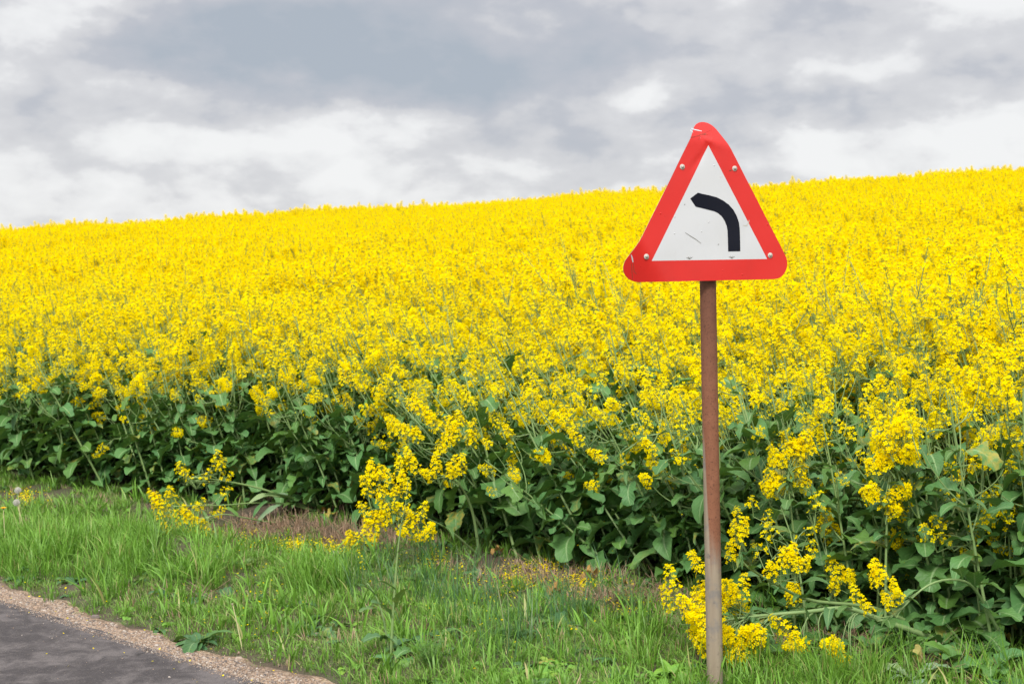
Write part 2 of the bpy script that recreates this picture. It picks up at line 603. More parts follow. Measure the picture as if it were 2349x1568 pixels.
M_PETAL, M_BUD, M_STEM = mat_petal(), mat_bud(), mat_stem()
M_LEAF = mat_leaf('rape_leaf', (0.036, 0.102, 0.024), (0.085, 0.192, 0.052), (0.24, 0.36, 0.16), 0.5)
M_ULEAF = mat_leaf('rape_upper_leaf', (0.045, 0.115, 0.028), (0.085, 0.17, 0.055), (0.24, 0.36, 0.15), 0.5, trans=0.25)
M_PALELEAF = mat_leaf('pale_rape_leaf', (0.13, 0.21, 0.11), (0.20, 0.29, 0.17), (0.36, 0.45, 0.28))
M_DOCK = mat_leaf('dock_leaf', (0.03, 0.085, 0.025), (0.06, 0.14, 0.045), (0.16, 0.26, 0.10))
M_WEED = mat_leaf('bright_weed_leaf', (0.10, 0.24, 0.03), (0.18, 0.36, 0.05), (0.25, 0.40, 0.10), trans=0.3, transcol=(0.2, 0.4, 0.04))
M_DEAD = mat_leaf('withered_leaf', (0.20, 0.10, 0.03), (0.34, 0.20, 0.06), (0.42, 0.30, 0.14), rough=0.7, trans=0.2, transcol=(.35, .2, .05), wear=0)
M_YELLEAF = mat_leaf('yellowing_leaf', (0.34, 0.27, 0.04), (0.40, 0.34, 0.10), (0.42, 0.36, 0.18), rough=0.6, trans=0.3, transcol=(.5, .4, .08), wear=0)
M_FERN = mat_grass('feathery_leaf', (0.05, 0.15, 0.02), (0.13, 0.30, 0.04), (0.2, 0.3, 0.05), drylim=0.97)
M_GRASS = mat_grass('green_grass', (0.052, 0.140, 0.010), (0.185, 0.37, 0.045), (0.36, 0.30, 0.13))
M_GRASSB = mat_grass('bluish_grass', (0.045, 0.12, 0.035), (0.10, 0.22, 0.09), (0.25, 0.24, 0.12))
M_GRASSP = mat_grass('pale_short_grass', (0.070, 0.155, 0.018), (0.22, 0.36, 0.07), (0.40, 0.33, 0.17), drylim=0.8)
M_STRAW = mat_grass('dry_straw', (0.20, 0.125, 0.075), (0.38, 0.26, 0.17), (0.12, 0.075, 0.05), trans=0.05)
M_GROUND, M_ASPHALT, M_GRAVEL, M_STONE = mat_ground(), mat_asphalt(), mat_gravel(), mat_stone()


# ------------------------------------------------------------------ mesh building
class MB:
    def __init__(self):
        self.v, self.uv, self.f = [], [], []
        self.n = 0
        self.ids = 0

    def add(self, verts, faces, uv=None, mat=0):
        verts = np.asarray(verts, float).reshape(-1, 3)
        k = len(verts)
        self.v.append(verts)
        self.uv.append(np.zeros((k, 2)) if uv is None else np.asarray(uv, float))
        if not isinstance(faces, list):
            faces = [faces]
        for fa in faces:
            self.f.append((np.asarray(fa, np.int64) + self.n, mat))
        self.n += k

    def next_id(self):
        self.ids += 1
        return self.ids

    def append(self, o, M, matmap=None):
        A = np.array(M)[:3, :3]; t = np.array(M)[:3, 3]
        for v, uv in zip(o.v, o.uv):
            self.v.append(v @ A.T + t)
            u2 = uv.copy(); u2[:, 0] += self.ids
            self.uv.append(u2)
        for fa, mt in o.f:
            self.f.append((fa + self.n, mt if matmap is None else matmap[mt]))
        self.n += o.n
        self.ids += o.ids

    def mesh(self, name, mats, smooth=True):
        me = bpy.data.meshes.new(name)
        v = np.concatenate(self.v).astype(np.float32)
        uv = np.concatenate(self.uv).astype(np.float32)
        lv = np.concatenate([fa.ravel() for fa, _ in self.f]).astype(np.int32)
        cnt = np.concatenate([np.full(len(fa), fa.shape[1]) for fa, _ in self.f]).astype(np.int32)
        mi = np.concatenate([np.full(len(fa), mt) for fa, mt in self.f]).astype(np.int32)
        me.vertices.add(len(v)); me.vertices.foreach_set('co', v.ravel())
        me.loops.add(len(lv)); me.loops.foreach_set('vertex_index', lv)
        me.polygons.add(len(cnt))
        me.polygons.foreach_set('loop_start', np.concatenate([[0], np.cumsum(cnt)[:-1]]).astype(np.int32))
        me.polygons.foreach_set('material_index', mi)
        me.polygons.foreach_set('use_smooth', np.full(len(cnt), smooth))
        ul = me.uv_layers.new(name='uv')
        ul.data.foreach_set('uv', uv[lv].ravel())
        for m in mats:
            me.materials.append(m)
        me.update(calc_edges=True)
        me.validate()
        return me

    def build(self, name, mats, parent=None, smooth=True, link=True):
        if not isinstance(mats, (list, tuple)):
            mats = [mats]
        o = bpy.data.objects.new(name, self.mesh(name, mats, smooth))
        if link:
            scene.collection.objects.link(o)
        if parent is not None:
            o.parent = parent
        return o


def tag(o, label=None, cat=None, group=None, kind=None):
    if label: o['label'] = label
    if cat: o['category'] = cat
    if group: o['group'] = group
    if kind: o['kind'] = kind
    return o


def empty(name, loc, label, cat, group=None, rot=None):
    o = bpy.data.objects.new(name, None)
    o.empty_display_size = 0.1
    scene.collection.objects.link(o)
    o.location = loc
    if rot is not None:
        o.rotation_euler = rot
    return tag(o, label, cat, group)


def unit(v):
    v = np.asarray(v, float)
    return v / (np.linalg.norm(v) + 1e-12)


def frame(d, up=(0, 0, 1), roll=0.0):
    """3x3 with columns side, up-ish normal, and d as the third (z) axis"""
    z = unit(d)
    a = np.asarray(up, float)
    if abs(np.dot(z, a)) > 0.97:
        a = np.array((1.0, 0.15, 0.0))
    x = unit(np.cross(a, z)); y = np.cross(z, x)
    c, s = math.cos(roll), math.sin(roll)
    return np.column_stack((x * c + y * s, -x * s + y * c, z))


def mat4(R3, t, s=1.0):
    M = np.eye(4); M[:3, :3] = R3 * s; M[:3, 3] = t
    return M


def bez(p0, p1, p2, n):
    t = np.linspace(0, 1, n)[:, None]
    return (1 - t) ** 2 * np.asarray(p0) + 2 * t * (1 - t) * np.asarray(p1) + t * t * np.asarray(p2)


def spline(pts, n):
    """Catmull-Rom through pts"""
    p = np.asarray(pts, float)
    q = np.vstack((2 * p[0] - p[1], p, 2 * p[-1] - p[-2]))
    out = []
    m = len(p) - 1
    for u in np.linspace(0, m, n):
        i = min(int(u), m - 1); t = u - i
        a, b, c, d = q[i], q[i + 1], q[i + 2], q[i + 3]
        out.append(0.5 * ((2 * b) + (c - a) * t + (2 * a - 5 * b + 4 * c - d) * t * t + (3 * b - a - 3 * c + d) * t ** 3))
    return np.array(out)


def tube(mb, pts, r0, r1, sides=5, mat=0, cap=False):
    pts = np.asarray(pts, float)
    n = len(pts)
    d = np.gradient(pts, axis=0)
    rad = np.linspace(r0, r1, n)
    x = None
    V = []
    ang = np.linspace(0, 2 * math.pi, sides, endpoint=False)
    for i in range(n):
        z = unit(d[i])
        if x is None:
            F = frame(z); x = F[:, 0]
        x = unit(x - z * np.dot(x, z)); y = np.cross(z, x)
        V.append(pts[i] + rad[i] * (np.cos(ang)[:, None] * x + np.sin(ang)[:, None] * y))
    V = np.concatenate(V)
    i = np.arange(n - 1)[:, None] * sides; j = np.arange(sides)[None, :]
    a = i + j; b = i + (j + 1) % sides
    F = np.stack((a, b, b + sides, a + sides), -1).reshape(-1, 4)
    uid = mb.next_id()
    uv = np.column_stack((np.full(len(V), uid + 0.5), np.repeat(np.linspace(0, 1, n), sides)))
    fl = [F]
    if cap:
        fl.append(np.arange(sides)[None, ::-1]); fl.append((np.arange(sides) + (n - 1) * sides)[None, :])
    mb.add(V, fl, uv, mat)


def leaf(mb, base, d, length, width, droop=0.5, kind='lower', rg=None, mat=0, fold=0.35, wave=0.12, curl=0.0):
    """one leaf: a bent grid with a lobed outline; d is its starting direction"""
    rg = rg or rng
    nv = 13 if kind == 'lower' else 9
    us = np.array((-1, -0.62, -0.12, 0.12, 0.62, 1.0)) if kind == 'lower' else np.array((-1, -0.5, 0, 0.5, 1.0))
    t = np.linspace(0, 1, nv)
    if kind == 'lower':
        blade = np.sin(np.clip((t - 0.22) / 0.78, 0, 1) ** 0.75 * math.pi) ** 0.62
        pet = 0.09 + 0.22 * np.exp(-((t - 0.22) / 0.05) ** 2) * rg.uniform(0.2, 1.2) + 0.18 * np.exp(-((t - 0.1) / 0.04) ** 2) * rg.uniform(0, 0.8)
        w = np.maximum(blade, pet)
        w[-1] = 0.38
        w[-2] = max(w[-2], .66)
    elif kind == 'upper':
        w = np.sin(np.clip(t * 0.93 + 0.07, 0, 1) ** 0.7 * math.pi) ** 0.8 * 0.9 + 0.1 * (1 - t)
        w[-1] = 0.02
    elif kind == 'round':
        w = np.where(t < 0.3, 0.1, np.sin(np.clip((t - 0.25) / 0.75, 0, 1) * math.pi) ** 0.5)
        w[-1] = 0.25
    else:                                  # strap-like dock / dandelion leaf
        w = np.sin(np.clip(t * 0.85 + 0.12, 0, 1) ** 0.8 * math.pi) ** 0.7
        w[-1] = 0.05
    F = frame(d)
    side, nor, z = F[:, 0], F[:, 1], F[:, 2]
    if nor[2] < 0:
        nor, side = -nor, -side
    ph = rg.uniform(0, 6.28); ph2 = rg.uniform(0, 6.28)
    pos = np.array(base, float)
    dirv = z.copy()
    step = length / (nv - 1)
    V, UV = [], []
    uid = mb.next_id()
    tw = rg.uniform(-0.5, 0.5)
    for i in range(nv):
        if i:
            dirv = unit(dirv + np.array((0, 0, -1.0)) * droop * (0.6 + t[i]) / nv * 1.6 + nor * curl / nv)
            pos = pos + dirv * step
        sd = unit(side - dirv * np.dot(side, dirv))
        nn = np.cross(dirv, sd)
        if nn[2] < 0 and i == 0:
            pass
        a = tw * t[i]
        sd2 = sd * math.cos(a) + nn * math.sin(a); nn2 = nn * math.cos(a) - sd * math.sin(a)
        for u in us:
            lob = 1.0
            if kind in ('lower', 'strap') and abs(u) > 0.9:
                lob = 1.0 + 0.19 * math.sin(i * 2.4 + ph + (1.7 if u > 0 else 0)) + rg.uniform(-0.14, 0.14)
            hw = width * 0.5 * w[i] * lob
            up = fold * abs(u) * hw + wave * width * 0.5 * w[i] * abs(u) ** 1.5 * math.sin(i * 1.5 + ph2 + (2.1 if u > 0 else 0))
            V.append(pos + sd2 * (u * hw) + nn2 * up)
            UV.append((uid + 0.5 + u * 0.48, t[i]))
    k = len(us)
    i = np.arange(nv - 1)[:, None] * k; j = np.arange(k - 1)[None, :]
    a = i + j
    mb.add(V, np.stack((a, a + 1, a + 1 + k, a + k), -1).reshape(-1, 4), UV, mat)


# flower template: four pentagon petals
def flower_template(open_):
    V, UV, Fa = [], [], []
    for q in range(4):
        a = q * math.pi / 2
        c, s = math.cos(a), math.sin(a)
        for (x, y, uy) in ((0.04, 0.0, 0), (0.52, 0.36, .6), (0.95, 0.27, 1), (0.95, -0.27, 1), (0.52, -0.36, .6)):
            h = math.sin(open_) * x; rr = math.cos(open_) * x
            h += 0.12 * (1 - (x - 0.5) ** 2) - 0.12
            V.append((rr * c - y * s, rr * s + y * c, h)); UV.append((q * 0.2, uy))
        Fa.append([q * 5 + i for i in range(5)])
    return np.array(V), np.array(Fa), np.array(UV)


FLOW = [flower_template(R(a)) for a in (5, 18, 35, 58)]


def add_flower(mb, p, d, size, k, roll, mat=0):
    V, Fa, UV = FLOW[k]
    A = frame(d, roll=roll) * size
    uid = mb.next_id()
    uv = UV.copy(); uv[:, 0] += uid + 0.05
    mb.add(V @ A.T + p, Fa, uv, mat)


def add_bud(mb, p, d, length, rad, mat=1):
    A = frame(d)
    V = np.array([(0, 0, 0), (rad, 0, length * .5), (0, rad, length * .5), (-rad, 0, length * .5), (0, -rad, length * .5), (0, 0, length)])
    F = np.array([(0, 2, 1), (0, 3, 2), (0, 4, 3), (0, 1, 4), (5, 1, 2), (5, 2, 3), (5, 3, 4), (5, 4, 1)])
    uid = mb.next_id()
    mb.add(V @ A.T + p, F, np.full((6, 2), uid + 0.5), mat)


def make_head(rg, nf=34, L=0.13, spread=0.028, nb=12, npod=5, fs=0.0104):
    """one raceme, origin at the foot of its axis, growing along +z; slots petal, bud, stem"""
    mb = MB()
    bend = rg.normal(0, 0.012, 2)
    def ax(t):
        return np.array((bend[0] * t * t, bend[1] * t * t, L * t))
    tube(mb, [ax(t) for t in np.linspace(0, 1, 5)], 0.0022, 0.0012, 4, 2)
    ga = rg.uniform(0, 6.28)
    for i in range(nf):
        f = (i + rg.uniform(0, 1)) / nf
        t = 0.36 + 0.62 * f
        a = ga + i * 2.39996 + rg.uniform(-.3, .3)
        el = R(rg.uniform(8, 34) + 46 * f * f)
        pl = spread * rg.uniform(0.75, 1.25) * (1.0 - 0.35 * f)
        d = np.array((math.cos(a) * math.cos(el), math.sin(a) * math.cos(el), math.sin(el)))
        p0 = ax(t); p1 = p0 + d * pl
        tube(mb, [p0, (p0 + p1) / 2 + (0, 0, -0.001), p1], 0.0007, 0.0006, 3, 2)
        fd = unit(d + np.array((0, 0, 0.35)) + rg.normal(0, 0.3, 3))
        k = rg.choice(4, p=(0.3, 0.4, 0.2, 0.1))
        add_flower(mb, p1, fd, fs * rg.uniform(0.85, 1.15), k, rg.uniform(0, 1.57))
    top = ax(1.0)
    for i in range(nb):
        a = i * 2.39996; q = math.sqrt((i + .5) / nb)
        d = unit((math.cos(a) * q, math.sin(a) * q, 1.1 - 0.5 * q))
        add_bud(mb, top + d * 0.006, d, rg.uniform(0.006, 0.0095), 0.0021)
    for i in range(npod):
        t = rg.uniform(0.0, 0.36)
        a = rg.uniform(0, 6.28); el = R(rg.uniform(15, 55))
        d = np.array((math.cos(a) * math.cos(el), math.sin(a) * math.cos(el), math.sin(el)))
        p0 = ax(t); l = rg.uniform(0.025, 0.05)
        tube(mb, [p0, p0 + d * l * .5, p0 + d * l + (0, 0, l * .25)], 0.0008, 0.0009, 3, 2)
    return mb


HEAD_MATS = [M_PETAL, M_BUD, M_STEM]
hr = np.random.default_rng(11)
HEADS = []
for i in range(12):
    HEADS.append(make_head(hr, nf=int(hr.integers(34, 52)), L=hr.uniform(0.10, 0.16), spread=hr.uniform(0.022, 0.032), nb=int(hr.integers(8, 15)), npod=int(hr.integers(2, 8))))
BIG = len(HEADS)
for i in range(4):      # dense round heads with a green tuft of buds
    HEADS.append(make_head(hr, nf=44, L=hr.uniform(0.085, 0.11), spread=0.034, nb=18, npod=3, fs=0.0106))
LACY = len(HEADS)
for i in range(4):      # long, going over: few flowers left above a ladder of green pods
    HEADS.append(make_head(hr, nf=13, L=hr.uniform(0.24, 0.34), spread=0.024, nb=10, npod=24, fs=0.0092))
FIELDH = len(HEADS)
for i in range(8):      # full heads for the mass of the field
    HEADS.append(make_head(hr, nf=int(hr.integers(46, 62)), L=hr.uniform(0.11, 0.15), spread=hr.uniform(0.028, 0.036), nb=6, npod=1, fs=.0108))
LOOSE = len(HEADS)
for i in range(6):      # loose sprigs with a few open flowers
    HEADS.append(make_head(hr, nf=int(hr.integers(9, 17)), L=hr.uniform(0.07, 0.11), spread=hr.uniform(.024, .034), nb=int(hr.integers(5, 10)), npod=int(hr.integers(1, 5))))
HEAD_MESH = [h.mesh('flower_head', HEAD_MATS) for h in HEADS]


class Plant:
    """stem MB, foliage MB and a list of (head index, 4x4)"""
    def __init__(self):
        self.stem, self.fol, self.heads = MB(), MB(), []

    def joined(self):
        mb = MB()
        mb.append(self.stem, np.eye(4), {0: 2})
        if self.fol.n:
            mb.append(self.fol, np.eye(4), {0: 3, 1: 4, 2: 5})
        for k, M in self.heads:
            mb.append(HEADS[k], M)
        return mb


JOIN_MATS = [M_PETAL, M_BUD, M_STEM, M_LEAF, M_ULEAF, M_PALELEAF]
FOL_MATS = [M_LEAF, M_ULEAF, M_PALELEAF]


def grow(rg, H=1.15, low=True, nbr=None, lacy=0.0, top=True, headprob=1.0, lowest=0.42, hsc=1.0, leafy=False, loose=0.0, field=False):
    p = Plant()
    lx, ly = rg.normal(0, 0.05, 2)
    main = bez((0, 0, -0.02), (lx * .3, ly * .3, H * .5), (lx, ly, H * 0.9), 12)
    r0 = rg.uniform(0.007, 0.0105)
    tube(p.stem, main, r0, 0.003, 6)
    def at(t):
        f = t * 11; i = min(int(f), 10)
        return main[i] + (main[i + 1] - main[i]) * (f - i)
    def head(pos, d, k=None):
        if k is None:
            k = int(rg.integers(LACY, LACY + 4)) if rg.random() < lacy else int(rg.integers(FIELDH, FIELDH + 8)) if field else int(rg.integers(LOOSE, LOOSE + 6)) if rg.random() < loose else int(rg.integers(0, LACY))
        s = rg.uniform(0.85, 1.2) * hsc
        p.heads.append((k, mat4(frame(d, roll=rg.uniform(0, 6.28)), pos, s)))
    if not leafy or rg.random() < .6:
        head(main[-1], unit(main[-1] - main[-2]))
    nbr = nbr or int(rg.integers(6, 9))
    a0 = rg.uniform(0, 6.28)
    for i in range(nbr):
        t = lowest + (0.93 - lowest) * (i + rg.uniform(0, .8)) / nbr
        a = a0 + i * 2.39996 + rg.uniform(-.4, .4)
        out = np.array((math.cos(a), math.sin(a), 0))
        b0 = at(t)
        reach = rg.uniform(0.08, 0.20) * (1.25 - 0.5 * t)
        topz = H * rg.uniform(0.72, 0.98) * (0.84 + 0.16 * t)
        topz = max(topz, b0[2] + 0.10)
        b2 = np.array((b0[0], b0[1], 0)) + out * reach + (0, 0, topz - 0.08)
        b1 = b0 + out * reach * 0.75 + (0, 0, (b2[2] - b0[2]) * 0.35)
        br = bez(b0, b1, b2, 7)
        tube(p.stem, br, 0.0042 * (1.2 - 0.4 * t) * (.55 if field else 1), 0.0018 * (.6 if field else 1), 5)
        if rg.random() < headprob:
            head(br[-1], unit(br[-1] - br[-2] + rg.normal(0, .06, 3)))
        # side twig with a smaller head
        if rg.random() < 0.45:
            j = int(rg.integers(2, 5))
            o2 = unit(out + rg.normal(0, .7, 3)); o2[2] = abs(o2[2]) * .5
            e = br[j] + o2 * rg.uniform(0.05, 0.1) + (0, 0, rg.uniform(0.07, 0.16))
            tw = bez(br[j], br[j] + o2 * 0.05, e, 5)
            tube(p.stem, tw, 0.0022, 0.0014, 4)
            if rg.random() < headprob:
                head(e, unit(tw[-1] - tw[-2]))
        # leaf under the branch
        ll = rg.uniform(0.07, 0.16) * (1.25 - 0.6 * t)
        leaf(p.fol, b0, out + np.array((0, 0, rg.uniform(0.1, .9))), ll, ll * rg.uniform(.24, .36), rg.uniform(.3, 1.1), 'upper', rg, 1)
        if rg.random() < .5:
            bb = br[int(rg.integers(1, 4))]
            leaf(p.fol, bb, out + rg.normal(0, .5, 3) + (0, 0, .4), ll * .6, ll * .17, rg.uniform(.3, 1.0), 'upper', rg, 1)
    if low:
        nl = int(rg.integers(22, 29)) if leafy else int(rg.integers(20, 26))
        for i in range(nl):
            t = 0.05 + (0.74 if leafy else 0.56) * (i + rg.uniform(0, .9)) / nl
            a = a0 + 1 + i * 2.39996 + rg.uniform(-.5, .5)
            out = np.array((math.cos(a), math.sin(a), rg.uniform(0.05, 0.9)))
            ln = rg.uniform(0.085, 0.24) * (1.2 - 0.45 * t)
            leaf(p.fol, at(t), out, ln, ln * rg.uniform(.42, .68), rg.uniform(.2, 1.6), str(rg.choice(['lower', 'upper', 'round'], p=(.6, .25, .15))), rg, 0, rg.uniform(.1, .6), rg.uniform(.08, .34))
    return p


gr = np.random.default_rng(23)
EDGE_P_PLANTS = [grow(gr, H=gr.uniform(0.98, 1.22), lowest=gr.uniform(.52, .62), hsc=1.1, loose=.12) for _ in range(12)]
EDGE_SPARSE = [grow(gr, H=gr.uniform(0.72, 0.98), nbr=int(gr.integers(3, 6)), headprob=0.6, lowest=.5, loose=.5) for _ in range(6)]
EDGE_SPARSE += [grow(gr, H=gr.uniform(1.12, 1.3), nbr=int(gr.integers(3, 5)), headprob=0.8, lowest=.62, loose=.4) for _ in range(5)]
EDGE_LEAFY = [grow(gr, H=gr.uniform(0.95, 1.2), nbr=int(gr.integers(4, 7)), headprob=0.58, lowest=.40, leafy=True, loose=.65) for _ in range(8)]
FIELD_PLANTS = [grow(gr, H=gr.uniform(1.05, 1.25), low=False, field=True, nbr=int(gr.integers(10, 14)), lacy=0.0 if i < 9 else 0.35, lowest=.55, hsc=1.12) for i in range(12)]

# ------------------------------------------------------------------ scattering stuff
def scatter(name, pts, rots, scales, idx, proto_objs, label=None):
    """one 'stuff' object: points that carry one of the protos each"""
    col = bpy.data.collections.new(name + '_kinds')
    for o in proto_objs:
        col.objects.link(o)
    me = bpy.data.meshes.new(name)
    n = len(pts)
    me.vertices.add(n)
    me.vertices.foreach_set('co', np.asarray(pts, np.float32).ravel())
    for nm, typ, arr in (('rot', 'FLOAT_VECTOR', rots), ('size', 'FLOAT', scales), ('pick', 'INT', idx)):
        a = me.attributes.new(nm, typ, 'POINT')
        if typ == 'FLOAT_VECTOR':
            a.data.foreach_set('vector', np.asarray(arr, np.float32).ravel())
        else:
            a.data.foreach_set('value', np.asarray(arr, np.int32 if typ == 'INT' else np.float32))
    me.update()
    o = bpy.data.objects.new(name, me)
    scene.collection.objects.link(o)
    t = bpy.data.node_groups.new(name + '_nodes', 'GeometryNodeTree')
    t.interface.new_socket('Geometry', in_out='INPUT', socket_type='NodeSocketGeometry')
    t.interface.new_socket('Geometry', in_out='OUTPUT', socket_type='NodeSocketGeometry')
    gi = t.nodes.new('NodeGroupInput'); go = t.nodes.new('NodeGroupOutput')
    iop = t.nodes.new('GeometryNodeInstanceOnPoints')
    ci = t.nodes.new('GeometryNodeCollectionInfo')
    ci.inputs['Collection'].default_value = col
    ci.inputs['Separate Children'].default_value = True
    ci.inputs['Reset Children'].default_value = True
    def attr(nm, typ):
        a = t.nodes.new('GeometryNodeInputNamedAttribute')
        a.data_type = typ
        a.inputs['Name'].default_value = nm
        return next(s for s in a.outputs if s.enabled and s.name == 'Attribute')
    e2r = t.nodes.new('FunctionNodeEulerToRotation')
    t.links.new(attr('rot', 'FLOAT_VECTOR'), e2r.inputs[0])
    t.links.new(gi.outputs[0], iop.inputs['Points'])
    t.links.new(ci.outputs[0], iop.inputs['Instance'])
    iop.inputs['Pick Instance'].default_value = True
    t.links.new(attr('pick', 'INT'), iop.inputs['Instance Index'])
    t.links.new(e2r.outputs[0], iop.inputs['Rotation'])
    t.links.new(attr('size', 'FLOAT'), iop.inputs['Scale'])
    t.links.new(iop.outputs[0], go.inputs[0])
    md = o.modifiers.new('scatter', 'NODES')
    md.node_group = t
    tag(o, label, None, None, 'stuff')
    return o


def lean_euler(rg, tilt, az):
    """random turn about the stem, then tilt towards azimuth az"""
    axis = Vector((-math.sin(az), math.cos(az), 0))
    M = Matrix.Rotation(tilt, 3, axis) @ Matrix.Rotation(rg.uniform(0, 6.28), 3, 'Z')
    return M.to_euler()


def lean_at(rg, x, y, s):
    """how far and where the crop leans at a place: the middle is blown over to the left"""
    px, py, d = page((x, y, 0.5))
    mid = math.exp(-((px - 1350) / 420) ** 2)
    lef = math.exp(-((px - 350) / 600) ** 2)
    n = float(vnoise(x * .9, y * .9, 5))
    near = math.exp(-max(s, 0) / 5.0)
    tilt = R(5 + 7 * n + (30 * mid + 11 * lef) * near) + rg.normal(0, R(6))
    az = math.pi * (0.93 + 0.35 * (n - .5)) + rg.normal(0, .35)
    return tilt, az


# ------------------------------------------------------------------ ground, road, gravel
def grid_axis(lo, hi, dense_lo, dense_hi, fine):
    a = [dense_lo]
    st = fine
    while a[-1] > lo:
        st *= 1.18; a.append(a[-1] - st)
    a = a[::-1]
    a += list(np.arange(dense_lo + fine, dense_hi, fine))
    st = fine
    while a[-1] < hi:
        st *= 1.18; a.append(a[-1] + st)
    return np.array(a)


def build_ground():
    xs = grid_axis(-900, 900, -7, 7, 0.07)
    ys = grid_axis(-900, 1500, 4, 14, 0.07)
    Xg, Yg = np.meshgrid(xs, ys)
    Z = zg(Xg, Yg)
    V = np.stack((Xg, Yg, Z), -1).reshape(-1, 3)
    nx = len(xs)
    i = np.arange(len(ys) - 1)[:, None] * nx; j = np.arange(nx - 1)[None, :]
    a = i + j
    mb = MB()
    mb.add(V, np.stack((a, a + 1, a + 1 + nx, a + nx), -1).reshape(-1, 4))
    tag(mb.build('ground', M_GROUND), kind='structure')


def road_pt(t, r):
    return np.array(ROAD_P) + np.array(ROAD_T) * t + np.array(ROAD_N) * r


def strip(name, mat, ts, inner, outer, rows, lift):
    mb = MB()
    V = []
    for t in ts:
        a, b = inner(t), outer(t)
        for q in np.linspace(0, 1, rows):
            x, y = road_pt(t, a + (b - a) * q)
            V.append((x, y, float(zg(x, y)) + lift))
    n = len(ts)
    i = np.arange(n - 1)[:, None] * rows; j = np.arange(rows - 1)[None, :]
    a = i + j
    mb.add(V, np.stack((a, a + rows, a + rows + 1, a + 1), -1).reshape(-1, 4))
    return tag(mb.build(name, mat), kind='structure')


def gravel_out(t):
    return 0.175 + 0.10 * (float(fbm(t * 1.3, 0.5, 31)) - .5) * 2 + 0.05 * (float(vnoise(t * 9, 2, 8)) - .5)


def road_edge(t):
    return 0.0 + 0.035 * (float(fbm(t * 4, 3.3, 12)) - .5) * 2


build_ground()
TS = np.concatenate([np.arange(-60, -5, 1.0), np.arange(-5, 7, 0.04), np.arange(7, 60, 1.0)])
strip('road', M_ASPHALT, TS, lambda t: -6.2, road_edge, 10, 0.012)
strip('gravel_shoulder', M_GRAVEL, TS, lambda t: -0.12, gravel_out, 8, 0.005)

# ------------------------------------------------------------------ the bend warning sign
SIGN_D = 5.4


